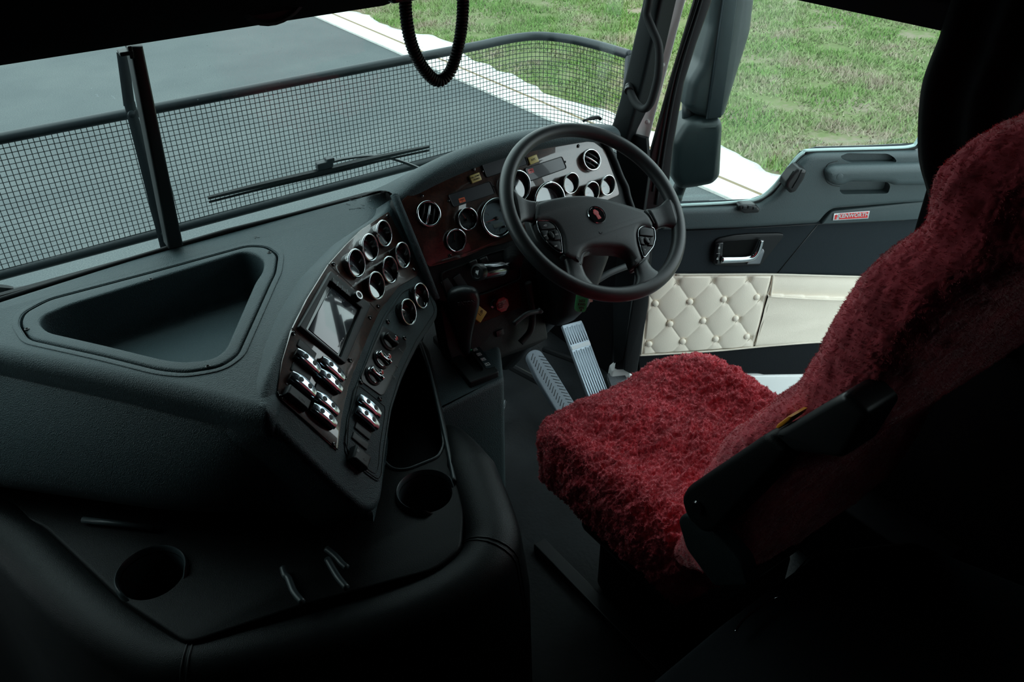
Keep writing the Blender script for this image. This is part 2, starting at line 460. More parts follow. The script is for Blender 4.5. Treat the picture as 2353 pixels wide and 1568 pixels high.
# rubber seal along the bottom of the glass and lower apron
b = MB()
pth = [WF.w(*wuv(p), .004) for p in [(-60, 712), (0, 686), (120, 649), (260, 606), (400, 564), (520, 529), (650, 497), (780, 464), (905, 434)]]
pth += [WF.w(x, .0, .004) for x in (.4, .6, .8, .95)]
b.tube(pth, .006, seg=8)
b.plate(WF, [(-1.45, -.25), (.955, -.25), (.955, -.004), (-1.45, -.004)], -.01, 0)
struct(b.obj('trim_2', RUBBER, smooth=60))
# centre post
b = MB()
q = [wuv(p, .02) for p in [(296, 105), (328, 105), (421, 563), (387, 572)]]
b.plate(WF, q, -.01, .025, r=.006)
struct(b.obj('trim_3', BLACK, smooth=50))
b = MB(); u, v = wuv((292, 124), .03); b.box(WF.w(u, v, .02), (.012, .004, .01), WF); b.box(WF.w(u+.008, v, .022), (.004, .012, .006), WF)
struct(b.obj('trim_4', BLACK, smooth=0, bev=.002))

# A-pillar trim on the driver's side
AF = Fr((.93, .35, 1.0), (-1, -.12, 0), (0, 0, 1))
b = MB()
b.plate(AF, fil(AF.uvs([(1490, -60), (1482, 0), (1428, 230), (1410, 288), (1395, 296), (1392, 330), (1440, 345), (1443, 335), (1470, 240), (1490, 163), (1526, 0), (1542, -60)]), .02), -.05, .012, r=.010)
b.plate(AF, AF.uvs([(1405, 300), (1478, 320), (1484, 400), (1465, 540), (1444, 700), (1427, 830), (1404, 840), (1402, 700), (1420, 500)]), -.024, -.012, r=.003)
struct(b.obj('pillar_right', VINYL2, smooth=40))
b = MB()
PJ = Fr((.965, .32, 1.0), (-.5, -1, 0), (0, 0, 1))
b.plate(PJ, fil(PJ.uvs([(1550, -60), (1594, -60), (1576, 0), (1533, 163), (1505, 270), (1487, 340), (1468, 420), (1448, 380), (1470, 250), (1505, 100), (1535, 0)]), .01), -.012, .0, r=.004)
b.plate(PJ, fil(PJ.uvs([(1428, 806), (1438, 808), (1447, 835), (1448, 872), (1402, 872), (1406, 852), (1424, 838)]), .006), -.03, .004, r=.006)
struct(b.obj('pillar_outer_skin', WHITEP, smooth=40))
b = MB()   # bolts on the painted jamb
for p in [(1522, 150), (1488, 280)]:
    u, v = PJ.uv(*p); b.lathe([(.0065, 0), (.0065, .002), (.003, .004), (.0005, .0045)], PJ.w(u, v, 0), PJ.n, seg=12)
struct(b.obj('trim_5', WHITEP, smooth=40))
# sill below the door opening and the step outside
b = MB(); b.box((.985, -.05, -.04), (.03, .38, .03)); struct(b.obj('door_sill', WHITEP, smooth=0, bev=.008))

# ------------------------------------------------------------------ overhead console, cord
t = thing('overhead_console', (-.7, .1, 1.55), 'black overhead console shading the top of the left windscreen pane', 'overhead console')
prof = [(-.10, 1.405), (-.085, 1.394), (.10, 1.36), (.33, 1.31), (.33, 1.8), (-.22, 1.8), (-.22, 1.50), (-.14, 1.43)]
xe = float(yp(912, 15, -.09)[0])
b = MB(); b.grid([[(x, y+d, z) for y, z in prof] for x, d in ((-1.48, 0), (xe-.02, 0), (xe, .01))], cv=True, caps=True)
b.obj('shell', CEIL, t, smooth=30, bev=.006)
b = MB(); c = yp(640, 20, -.14); b.lathe([(.05, 0), (.052, .004), (.045, .006), (.043, .002), (.001, .002)], c+A(0, .012, .02), nrm((0, -1, -.5)), seg=28)
b.obj('speaker_ring', BLACK, t)
t = thing('two_way_radio', (xe+.07, -.08, 1.44), 'dark two-way radio mounted beside the overhead console, its coiled cord looping down', 'radio')
b = MB(); c = yp(975, -20, -.1)
b.box(c+A(0, .05, .012), (.062, .06, .022)); b.obj('casing', BLACK, t, smooth=0, bev=.006)
b = MB(); pts = [(932, -30), (932, 20), (940, 80), (957, 130), (983, 170), (1008, 186), (1032, 168), (1047, 130), (1058, 80), (1063, 30), (1064, -30)]
P = cr([yp(x, y, -.06) for x, y in pts], 60)
P = [np.array(p) for p in P]
# helix round the path
L = [0.0]
for i in range(1, len(P)): L.append(L[-1]+np.linalg.norm(P[i]-P[i-1]))
tot = L[-1]; turns = 64; N_ = turns*10; hel = []; up = A(0, 1, 0)
for i in range(N_+1):
    s_ = tot*i/N_; j = min(int(np.searchsorted(L, s_)), len(P)-1); j = max(j, 1)
    f = (s_-L[j-1])/max(L[j]-L[j-1], 1e-9); p = P[j-1]*(1-f)+P[j]*f
    tt = nrm(P[j]-P[j-1]); a = nrm(up-tt*np.dot(up, tt)); bb = np.cross(tt, a); ph = 2*math.pi*turns*i/N_
    hel.append(p+(a*math.cos(ph)+bb*math.sin(ph))*.0080)
b.tube(hel, .0031, seg=6)
tag(b.obj('coiled_cord', CORD, None, smooth=180), 'black coiled cord hanging in a loop in front of the windscreen', 'cord')

# ------------------------------------------------------------------ stone guard in front of the windscreen
t = thing('stone_guard', (0, 1.0, .63), 'dark tubular guard frame with square wire mesh outside the windscreen', 'mesh guard')
top = [zp(x, y, .97) for x, y in [(-260, 372), (-60, 337), (0, 325), (290, 257), (620, 191), (960, 130)]]
yy = float(np.mean([p[1] for p in top])); top = [A(p[0], yy, .97) for p in top]
cor = [zp(x, y, .97) for x, y in [(1100, 104), (1180, 88), (1240, 83), (1310, 90), (1380, 106), (1447, 126)]]
cor[0][1] = yy
TP = [A(x, yy, .97) for x in np.linspace(-1.5, cor[0][0]-.1, 30)]+cr(cor, 10)
LO = [A(p[0], p[1], .628) for p in TP]
b = MB(); b.tube(TP, .0145, seg=12); b.obj('top_rail', BARM, t, smooth=180)
b = MB(); b.tube(LO, .0135, seg=12); b.obj('bottom_rail', BARM, t, smooth=180)
b = MB(); b.tube([TP[-1], LO[-1]], .014, seg=10); b.obj('end_post', BARM, t, smooth=180)
b = MB(); acc = 0.0; last = TP[0]; s_ = .0138
pos = []
for i in range(1, len(TP)):
    seg = TP[i]-TP[i-1]; l = np.linalg.norm(seg)
    while acc < l: pos.append(TP[i-1]+seg*acc/l); acc += s_
    acc -= l
rnd = random.Random(3)
for p in pos:
    if p[0] < -.95: continue
    j = rnd.uniform(-.0009, .0009)
    b.tube([(p[0]+j, p[1], .628), (p[0]-j, p[1], .80), (p[0]+j, p[1], .97)], .00105, seg=4, up=(0, 1, .001), caps=False)
for k in range(1, 25):
    z = .628+k*s_
    w = [A(p[0], p[1]-.001, z+.0012*noise.noise(Vector((p[0]*9, k*.7, 0)))) for p in TP if p[0] > -1]
    b.tube(w, .00105, seg=4, caps=False)
b.obj('wire_mesh', BARM, t, smooth=180)
b = MB()
for pl in ([(281, 120), (297, 243)], [(297, 235), (380, 568)]):
    q = [yp(x, y, yy-.06) for x, y in pl]
    b.tube(q, .0135, seg=8, up=(0, 1, 0), flat=.28)
b.obj('strap', BARM, t, smooth=50)
b = MB(); c = yp(302, 262, yy-.065); b.lathe([(.009, 0), (.009, .005), (.004, .007), (.001, .0075)], c, (0, -1, 0), seg=14); b.obj('bolt', BARM, t)
b = MB(); c = yp(377, 537, yy-.065); b.lathe([(.008, 0), (.008, .005), (.004, .007), (.001, .0075)], c, (0, -1, 0), seg=14); b.obj('bolt', BARM, t)

# ------------------------------------------------------------------ wipers
def wiper(blade, arm, label, yoff=-.045):
    w_ = lambda p, h=yoff: WF.w(*WF.uv(p[0], p[1], h), h)
    t = thing('windscreen_wiper', w_(arm[-1] if arm else blade[0]), label, 'wiper', 'windscreen wipers')
    P = cr([w_(p) for p in blade], 6); b = MB()
    n = len(P); b.tube(P, [.0045+.0035*math.sin(math.pi*i/(n-1)) for i in range(n)], seg=6)
    b.tube([p+A(0, .0, -.010) for p in P], .0028, seg=5); b.obj('blade', BLACK, t, smooth=50)
    if arm:
        b = MB(); b.tube(cr([w_(p, yoff-.012) for p in arm], 6), .007, seg=6, flat=.6); b.obj('arm', BARM, t, smooth=50)
    return t, w_
t, w_ = wiper([(478, 455), (600, 425), (745, 392), (870, 362), (985, 337)], [(735, 380), (790, 365), (860, 358), (910, 367), (965, 388), (1010, 412)], 'long black wiper lying across the right windscreen pane')
b = MB(); c = w_((745, 378)); b.box(c, (.020, .009, .008), WF); c = w_((757, 366)); b.box(c, (.010, .005, .008), WF); b.obj('clip', BARM, t, smooth=0, bev=.002)
wiper([(-60, 655), (0, 662), (30, 664)], [(-80, 672), (0, 668), (62, 662), (20, 680), (-60, 700)], 'tip of a black wiper at the lower left corner of the windscreen')
b = MB(); rs = random.Random(8)
for i in range(420):
    px = rs.choice([rs.uniform(0, 1400), rs.gauss(420, 160)]); py = rs.uniform(60, 640)
    if py < 160-.16*px+8 or px < 0: continue
    u, v = wuv((px, py), -.008)
    if not (.0 < v < .5): continue
    r = rs.uniform(.0004, .0011); c = WF.w(u, v, -.0062)
    b.lathe([(r, 0), (r*.8, r*.5), (r*.2, r*.75)], c, -WF.n, seg=6, ref=(1, 0, .1))
tag(b.obj('rain_drops', DROP, None, smooth=180), 'small rain drops scattered on the outside of the windscreen', 'rain drops', kind='stuff')
# small grab stub on the cowl corner
b = MB(); b.tube(cr([yp(x, y, .40) for x, y in [(1340, 278), (1358, 272), (1374, 270), (1380, 274)]], 4), [.004]*4+[.006]*5+[.005]*4, seg=8)
tag(b.obj('sun_sensor', BLACK, None, smooth=180), 'small black nub standing on the cowl corner by the right pillar', 'sensor')
# grab handle on the pillar
GF = Fr((.885, .33, 1.05), (-1, -.3, 0), (0, 0, 1))
pts = [(1496, -40), (1491, 5), (1487, 35), (1499, 68), (1514, 108), (1513, 165), (1505, 205), (1494, 238), (1479, 250), (1460, 236), (1443, 197)]
hs = [.0, .0, .0, .004, .01, .012, .01, .006, .0, -.01, -.03]
P = [GF.w(*GF.uv(x, y, h), h) for (x, y), h in zip(pts, hs)]
b = MB(); P = cr(P, 8); b.tube(P, .0105, seg=14)
t = thing('grab_handle', P[-1], 'black rubber-covered grab handle bolted to the right windscreen pillar', 'grab handle')
b.obj('grip', RUBBER, t, smooth=180)
for q in (P[3], P[-3]):
    b = MB(); b.lathe([(.0125, -.01), (.0135, 0), (.0125, .012)], q, (0, .1, 1) if q is P[3] else (.7, .7, .3), seg=14); b.obj('mount', BLACK, t)

# ------------------------------------------------------------------ passenger side of the dashboard
t = thing('dashboard', (-.5, .2, .55), 'padded grey-black dashboard on the passenger side with a sunken triangular storage tray', 'dashboard')
DZ = Fr((-.3, .2, .83), (0, 0, 1), (0, 1, 0))
outl = [(-420, 705+110), (0, 689), (400, 562), (650, 497), (893, 433), (906, 452), (905, 476), (880, 500), (800, 572), (745, 640), (700, 718), (668, 800), (652, 860), (638, 925), (620, 955), (560, 945), (480, 922), (250, 868), (0, 815), (-160, 780), (-600, 700)]
poly = fil(DZ.uvs(outl), [.01, .0, 0, 0, .01, .02, .02, .03, .05, .05, .05, .05, .04, .05, .05, .05, .03, .05, .05, .02, .0], 4)
b = MB(); b.plate(DZ, poly, -.05, 0.004, r=.026, seg=6)
body = b.obj('dash_pad', VINYL, t, smooth=50)
tin = [(92, 748), (100, 732), (160, 706), (350, 648), (560, 583), (590, 590), (608, 605), (604, 630), (588, 652), (520, 808), (492, 830), (430, 838), (380, 832), (250, 800), (110, 768)]
tout = [(36, 752), (46, 724), (110, 690), (345, 628), (570, 566), (618, 568), (648, 588), (642, 632), (632, 652), (556, 824), (512, 854), (428, 868), (365, 862), (230, 828), (60, 790)]
tin2 = fil(DZ.uvs(tin), .02, 4); tout2 = fil(DZ.uvs(tout), .02, 4)
cm = MB(); cm.plate(DZ, inset(ccw(tout2), .006), -.2, .1)
cut(body, cm)
# recessed groove ring, then the bowl bezel
b = MB(); g = ccw(inset(ccw(tout2), -.006)); i2 = ccw(inset(ccw(tout2), .004))
b.ring(DZ, g, i2, .0, .0055, r=.0012); b.obj('groove_lip', VINYL, t, smooth=60)
b = MB(); ti = ccw(tin2); to = ccw(inset(ccw(tout2), .010))
b.ring(DZ, to, ti, -.02, .006, r=.006, seg=5)
# bowl: walls fall to a floor
flo = inset(ti, .012)
cen = np.mean(np.array(flo), 0)
loops = [[DZ.w(u, v, .0) for u, v in ti], [DZ.w(u, v, -.03) for u, v in inset(ti, .002)], [DZ.w(u, v, -.085) for u, v in inset(ti, .008)],
         [DZ.w(u, v, -.10) for u, v in inset(ti, .018)]]
b.grid(loops, cv=True); b.cap(loops[-1], None, False)
tr = b.obj('storage_tray', VINYL, t, smooth=60)
for p in [(62, 757), (347, 643), (619, 581), (478, 843)]:
    b = MB(); u, v = DZ.uv(*p, .006); o = DZ.w(u, v, .005)
    b.lathe([(.0048, 0), (.0046, .002), (.0028, .003), (.0018, .0015), (.0005, .001)], o, DZ.n, seg=14); b.obj('screw', BLACK, tr)
# face below the top pad
topc = [zp(x, y, z) for x, y, z in [(-700, 690, .80), (-160, 792, .80), (0, 826, .80), (250, 880, .80), (480, 934, .80), (560, 955, .80), (625, 968, .79), (690, 1020, .745), (760, 1095, .68), (820, 1150, .63), (858, 1172, .60)]]
topi = [p+A(.0, .03, .02) for p in topc]
botc = [zp(x, y, z) for x, y, z in [(-760, 1040, .56), (-260, 1135, .56), (0, 1168, .56), (180, 1190, .56), (355, 1215, .56), (480, 1215, .56), (600, 1212, .55), (680, 1205, .55), (760, 1200, .55), (820, 1195, .55), (862, 1190, .55)]]
back = [p+A(.16, .22, -.01) for p in botc]
G = []
for s_ in (0, .33, .66, 1.0):
    G.append([a*(1-s_)+b_*s_+A(-.02, -.03, 0)*math.sin(math.pi*s_)*.6 for a, b_ in zip(topc, botc)])
G = [topi]+G+[back]
b = MB(); b.grid(G); b.obj('dash_face', VINYL, t, smooth=180, sub=2)
for p, z in (((656, 957), .77), ((636, 983), .765)):
    b = MB(); b.lathe([(.005, -.006), (.005, .0), (.0035, .0025), (.0005, .003)], zp(*p, z), (-.2, -.7, .6), seg=12); b.obj('screw', BLACK, t)
# scuff marks on the pad
SCUFF = mat('scuffed_vinyl', (.020, .024, .026), .35, bump=1.0, scale=180, kind='noise')
for (cx_, cy_, rx, ry, nn) in ((822, 472, 38, 18, 9), (590, 545, 8, 3, 2), (618, 830, 8, 5, 3)):
    b = MB()
    for i in range(nn):
        a = i*2.4; x, y = cx_+rx*math.cos(a)*(.4+.6*(i % 3)/2), cy_+ry*math.sin(a)*(.4+.6*(i % 3)/2)
        u, v = DZ.uv(x, y, .004)
        P = [DZ.w(u+.012*math.cos(a+1+k*.4)*(k-1.5)*.5, v+.006*math.sin(a+k*.5)*(k-1.5), .0038) for k in range(4)]
        b.tube(P, .0009, seg=5)
    b.obj('scuff_mark', SCUFF, t, smooth=180)

# ------------------------------------------------------------------ gauges, vents, screws
def needle_dial(fr, g, R, d0, ang, face, ticks=True, needle=REDN, nums=None, lcd=False, span=(-220, 40)):
    b = MB(); b.lathe([(R, -.001), (R, 0.0), (.0001, 0.0)], fr.w(0, 0, d0), fr.n, seg=28); b.obj('dial', face, g, smooth=30)
    if ticks:
        b = MB(); nt = 11 if R < .035 else 21
        for i in range(nt):
            a = math.radians(span[0]+(span[1]-span[0])*i/(nt-1)); big = i % 5 == 0
            l = R*(.20 if big else .11); c = fr.w(math.cos(a)*(R*.9-l/2), math.sin(a)*(R*.9-l/2), d0+.0004)
            f2 = Fr(c, fr.n, fr.u*math.cos(a)+fr.v*math.sin(a)); b.box(c, (R*.015 if not big else R*.024, l/2, .0002), f2)
        if nums:
            for i, s_ in enumerate(nums):
                a = math.radians(span[0]+(span[1]-span[0])*i/(len(nums)-1)); text_mb(b, s_, fr, math.cos(a)*R*.6, math.sin(a)*R*.6, R*.22, h=d0+.0004)
        b.obj('dial_marks', PRINTD, g, smooth=0)
    b = MB(); a = math.radians(ang); dv = fr.u*math.cos(a)+fr.v*math.sin(a); c = fr.w(0, 0, d0+.002)
    f2 = Fr(c, fr.n, dv); b.plate(f2, [(-R*.035, -R*.15), (R*.035, -R*.15), (R*.012, R*.82), (-R*.012, R*.82)], 0, .0008)
    b.obj('needle', needle, g, smooth=0)
    b = MB(); b.lathe([(R*.13, 0), (R*.12, .002), (R*.03, .003)], c, fr.n, seg=14); b.obj('needle_hub', BLACK, g)
    if lcd:
        b = MB(); b.box(fr.w(0, -R*.42, d0+.0006), (R*.36, R*.12, .0004), fr); b.obj('lcd_window', LCD, g, smooth=0)
        b = MB(); b.lathe([(R*.075, 0), (R*.07, .010), (R*.02, .011)], fr.w(R*.28, -R*.62, d0), fr.n, seg=12); b.obj('reset_knob', BLACK, g)
def gauge(parent, fr, p, R, h0=.010, h1=.006, up=(0, 1), tiltup=None, ang=200, face=DIALB, label=None, lens=True, **kw):
    """p pixel of the rim's middle; R rim radius; rim height h0 + h1 towards 'up'"""
    u, v = fr.uv(p[0], p[1], h0); g = fr.at(u, v, 0, up=up); N_ = 36
    tu = tiltup if tiltup else (0, 1)
    H = [h0+h1*(math.cos(q)*tu[0]+math.sin(q)*tu[1]) for q in [2*math.pi*i/N_ for i in range(N_)]]
    C_ = [(math.cos(2*math.pi*i/N_), math.sin(2*math.pi*i/N_)) for i in range(N_)]
    b = MB()
    b.grid([[g.w(c[0]*r, c[1]*r, h if isinstance(h, float) else h[i]) for i, c in enumerate(C_)] for r, h in ((R*.97, -.002), (R*.985, [x-.001 for x in H]), (R*.93, [x-.0004 for x in H]), (R*.86, [x*.45-.001 for x in H]), (R*.80, .0005))], cv=True)
    hs = b.obj('gauge', GLOSSB, parent, smooth=50, label=label)
    b = MB(); b.tube([g.w(c[0]*R*.955, c[1]*R*.955, H[i]) for i, c in enumerate(C_)], R*.075, seg=10, closed=True); b.obj('chrome_rim', CHROME, hs, smooth=180)
    needle_dial(g, hs, R*.82, .0012, ang, face, **kw)
    if lens:
        b = MB(); b.lathe([(R*.82, .0), (.0001, 0.0002)], g.w(0, 0, .0062), g.n, seg=28, caps=False); b.obj('lens', LENS, hs, smooth=180)
    return hs
def screw(parent, fr, p, r=.0048, m_=GLOSSB):
    u, v = fr.uv(p[0], p[1], .002); b = MB()
    b.lathe([(r, -.001), (r, .0015), (r*.75, .0032), (r*.4, .0036), (r*.3, .0022), (.0001, .002)], fr.w(u, v, 0), fr.n, seg=14); return b.obj('screw', m_, parent)
def vent(parent, fr, p, R, ang, tilt=0.0):
    u, v = fr.uv(p[0], p[1], .008); c = fr.at(u, v, 0)
    b = MB(); b.lathe([(R*.98, -.002), (R*1.02, .004), (R*.98, .010), (R*.88, .010), (R*.84, .004), (R*.84, -.001)], c.w(0, 0, 0), c.n, seg=32, caps=False)
    b.tube([c.w(R*.93*math.cos(q), R*.93*math.sin(q), .010) for q in [2*math.pi*i/40 for i in range(40)]], R*.085, seg=10, closed=True)
    vt = b.obj('air_vent', CHROME, parent, smooth=60)
    b = MB(); b.lathe([(R*.86, .0), (R*.5, -.004), (.0001, -.004)], c.w(0, 0, .001), c.n, seg=28); b.obj('vent_core', DARK, vt)
    a = math.radians(ang); f2 = Fr(c.w(0, 0, 0), c.n, c.u*math.cos(a)+c.v*math.sin(a))
    for k in (-.45, 0, .45):
        b = MB(); w = R*.8*math.sqrt(1-k*k); q = [f2.w(k*R*.95+.0, s_*w, .004+.004*(1-s_*s_)) for s_ in np.linspace(-1, 1, 9)]
        b.tube(q, R*.07 if k else R*.10, seg=8, up=fr.n, flat=1.5); b.obj('vane', BLACK if k else CHROME, vt, smooth=180)
    b = MB(); b.tube([f2.w(-R*.5, 0, .006), f2.w(R*.5, 0, .006)], R*.05, seg=8); b.obj('vane_link', BLACK, vt, smooth=180)

# ------------------------------------------------------------------ angled control panel ("wing")
WP = Fr(zp(905, 485, .845), (.55, -.60, .58), (0, 0, 1))
a = np.array(WP.uv(740, 794)); b2 = np.array(WP.uv(805, 662)); upv = nrm(b2-a); WUP = (float(upv[0]), float(upv[1]))
WPV = WP.u*WUP[0]+WP.v*WUP[1]
WP = Fr(WP.o, WP.n, WPV); WUP = (0, 1)
t = thing('control_panel', WP.w(0, -.2, -.1), 'angled burl-wood and black control panel of gauges and chrome switches left of the steering wheel', 'control panel')
wb = [(893, 478), (904, 452), (916, 460), (1011, 708), (1009, 730), (965, 795), (930, 868), (905, 945), (890, 1050), (885, 1120), (878, 1158), (860, 1176), (832, 1172), (780, 1128), (690, 1040), (625, 975), (600, 930), (612, 870), (655, 770), (700, 685), (755, 600), (820, 528)]
b = MB(); b.plate(WP, fil(WP.uvs(wb, .004), .02, 4), -.11, .004, r=.014, seg=5)
b.obj('panel_body', VINYL, t, smooth=50)
wd = [(893, 486), (912, 525), (962, 622), (956, 636), (915, 660), (872, 716), (848, 768), (812, 858), (800, 890), (784, 965), (776, 1034), (770, 1033), (646, 918), (637, 900), (648, 830), (671, 756), (706, 686), (755, 607), (795, 562), (831, 527)]
b = MB(); b.plate(WP, fil(WP.uvs(wd, .006), .006, 2), .002, .0065, r=.0012, seg=2)
wood = b.obj('wood_fascia', WOOD, t, smooth=40, label='dark burl wood fascia with gloss lacquer')
b = MB(); bd = [WP.w(*WP.uv(x, y, .0066), .0066) for x, y in [(637, 900), (646, 918), (776, 1034)]]
b.tube(bd, .0012, seg=5); b.obj('fascia_edge', BLACK, wood, smooth=180)
for pl in ([(755, 607), (815, 664)], [(850, 697), (868, 716)], [(671, 754), (690, 771)]):
    b = MB(); b.tube([WP.w(*WP.uv(x, y, .0066), .0062) for x, y in pl], .0010, seg=5); b.obj('fascia_joint', BLACK, wood, smooth=180)
lp = [(958, 650), (985, 672), (1001, 712), (1000, 724), (958, 788), (924, 862), (899, 940), (884, 1040), (879, 1098), (870, 1108), (845, 1092), (792, 1042), (797, 965), (816, 893), (860, 775), (884, 724), (922, 668)]
b = MB(); lpo = fil(WP.uvs(lp, .006), .012, 3)
b.plate(WP, lpo, .002, .0062, r=.0012, seg=2)
low = b.obj('lower_fascia', VINYL, t, smooth=40)
b = MB(); q = inset(ccw(lpo), .0045); b.tube([WP.w(x, y, .0066) for x, y in q], .0009, seg=5, closed=True)
b.tube(cr([WP.w(*WP.uv(x, y, .0066), .0064) for x, y in [(830, 890), (815, 895), (800, 975), (797, 1030), (850, 1082), (868, 1080), (874, 1020), (885, 945), (873, 925), (830, 890)]], 4), .0009, seg=5)
b.obj('moulded_line', VINYL2, low, smooth=180)
GZL = .0062
WPG = Fr(WP.w(0, 0, GZL), WP.n, WP.v)
tl = (-.75, .55)
for p, a_, f in [((882.6, 536.6), 200, DIALG), ((850.8, 569), 205, DIALG), ((819.4, 605), 230, DIALG), ((926, 586.4), 160, DIALG), ((896.7, 620), 150, DIALG), ((865.3, 656.5), 215, DIALG)]:
    gauge(t, WPG, p, .0275, h0=.017, h1=.011, tiltup=tl, ang=a_, face=f, span=(-230, 50))
for p in [(968.6, 679.5), (939, 716.7)]:
    gauge(t, WPG, p, .0275, h0=.015, h1=.009, tiltup=tl, ang=140, face=DIALB, span=(-230, 50))
for p in [(892, 497), (767, 607), (952, 619), (870, 704), (851, 730), (675, 766), (805, 828), (646, 912), (768, 1022), (793, 868)]: screw(t, WPG, p)
for p in [(892, 739), (930, 777), (830, 878), (874, 917)]: screw(t, WPG, p, .0055)

e1 = np.array(WPG.uv(681, 806, .010)); e2 = np.array(WPG.uv(735, 852, .010)); d_ = nrm(e1-e2); WDIR = (float(d_[0]), float(d_[1])); RL = float(np.linalg.norm(e1-e2))
def rocker(p, name='rocker_switch', mtl=CHROMEB, L=RL, Wd=.0235, label=None, parent=None, ang=0.0):
    """curved chrome rocker cover with two windows"""
    u, v = WPG.uv(p[0], p[1], .010); parent = parent or t
    ca = WDIR
    f = WPG.at(u, v, 0, up=ca)     # local v runs along the rocker
    b = MB(); b.plate(f, fil([(-Wd*.5, -L*.47), (Wd*.5, -L*.47), (Wd*.5, L*.47), (-Wd*.5, L*.47)], .003, 2), -.002, .006)
    base = b.obj(name, BLACK, parent, smooth=30, label=label)
    b = MB(); G = []; nv = 17; nu = 9
    prof = lambda s_: .0165-.0045*abs(s_)**2.2
    for i in range(nv):
        s_ = -1+2*i/(nv-1); hw = Wd*.5*(1-.22*abs(s_)**3); hz = prof(s_)
        row = [f.w(-hw, s_*L*.5, max(hz-.0060, .001))]
        for j in range(nu):
            c = -1+2*j/(nu-1); row.append(f.w(hw*c, s_*L*.5, hz-.0032*c**4))
        row.append(f.w(hw, s_*L*.5, max(hz-.0060, .001)))
        G.append(row)
    b.grid(G); b.cap(G[0], None, True); b.cap(G[-1], None, False)
    cov = b.obj('cover', mtl, base, smooth=50)
    for s_ in (-.33, .36):
        b = MB(); c = f.w(0, s_*L*.5, prof(s_)-.0006)
        sl = (prof(s_+.05)-prof(s_-.05))/(.05*L); n2 = nrm(f.n-f.v*sl)
        b.lathe([(.0050, -.003), (.0050, .0007), (.0043, .0009), (.0001, .0009)], c, n2, seg=18)
        b.obj('lamp_window', GREYB, base)
    return base
for p in [(709, 830), (766, 848), (760, 875), (698, 883), (751.5, 927), (746, 955), (850.5, 933), (846, 960)]:
    rocker(p)
# blank and black switches
def blank(p, L, Wd, h, m_, name='blank_switch', r=.002):
    u, v = WPG.uv(p[0], p[1], h); f = WPG.at(u, v, 0, up=WDIR); b = MB()
    b.plate(f, fil([(-Wd/2, -L/2), (Wd/2, -L/2), (Wd/2, L/2), (-Wd/2, L/2)], .002, 2), -.001, h, r=min(r, h*.5)); return b.obj(name, m_, t, smooth=40), f
blank((706, 803), .043, .018, .003, GREYB); blank((693, 857), .043, .020, .003, GREYB); blank((744, 902), .040, .018, .003, GREYB)
o, f = blank((689, 912), .050, .022, .014, GREYB, 'fog_switch', .004)
b = MB(); text_mb(b, 'MAIN', f, -.001, -.006, .0065, h=.0141, rot=math.pi/2); b.obj('print', PRINTD, o, smooth=0)
for p in [(835, 990), (829, 1013)]: blank(p, .040, .016, .003, GREYB)
o, f = blank((834, 1050), .040, .031, .016, GREYB, 'plug_cover', .005)
b = MB(); text_mb(b, '12V', f, -.002, -.006, .006, h=.0162, rot=math.pi/2); b.box(f.w(.004, .014, .0162), (.003, .003, .0002), f); b.obj('print', PRINTD, o, smooth=0)
# heater controls
hp = [(879, 748), (932, 784), (934, 797), (884, 905), (876, 910), (832, 878), (829, 866)]
b = MB(); b.plate(WP, fil(WP.uvs(hp, .008), .006, 3), .004, .0085, r=.001); hv = b.obj('heater_panel', BLACK, t, smooth=40)
for p, m_ in [((898, 781), BLACK), ((882, 823), CHROME), ((864, 860), CHROME)]:
    u, v = WP.uv(p[0], p[1], .018); f = WP.at(u, v, .0085, up=WDIR); b = MB()
    b.lathe([(.021, 0), (.021, .003), (.017, .005), (.015, .006)], f.w(0, 0, 0), f.n, seg=26); k = b.obj('heater_knob', BLACK, t)
    b = MB(); G = []
    for i in range(13):
        s_ = -1+2*i/12; hw = .0075*(1-.35*math.cos(s_*math.pi)**2*0)-.0035*math.cos(s_*math.pi/2)
        G.append([f.w(hw*math.cos(q), s_*.016, .010+hw*math.sin(q)*1.1) for q in [2*math.pi*j/12 for j in range(12)]])
    b.grid(G, cv=True, caps=True); b.obj('grip', m_, k, smooth=180)
    b = MB(); b.lathe([(.0168, -.0008), (.0176, .0), (.0168, .0008)], f.w(0, 0, .005), f.n, seg=26); b.obj('chrome_ring', CHROME if m_ is CHROME else BLACK, k)
    b = MB(); c = WP.w(u+.008, v+.010, .0225)
    b.lathe([(.0058, -.002), (.0060, .001), (.0048, .002)], c, WP.n+WP.u*.3, seg=18); ch = b.obj('pointer_ring', CHROME, k)
    b = MB(); b.lathe([(.0044, .0018), (.003, .0032), (.0001, .0036)], c, WP.n+WP.u*.3, seg=16); b.obj('pointer', REDL, k)
b = MB()
for p, s_ in [((912, 842), 'A/C'), ((905, 866), 'FAN'), ((921, 806), 'MAX')]:
    u, v = WP.uv(p[0], p[1], .0088); text_mb(b, s_, WP, u, v, .006, h=.0088)
b.obj('heater_print', PRINTD, hv, smooth=0)

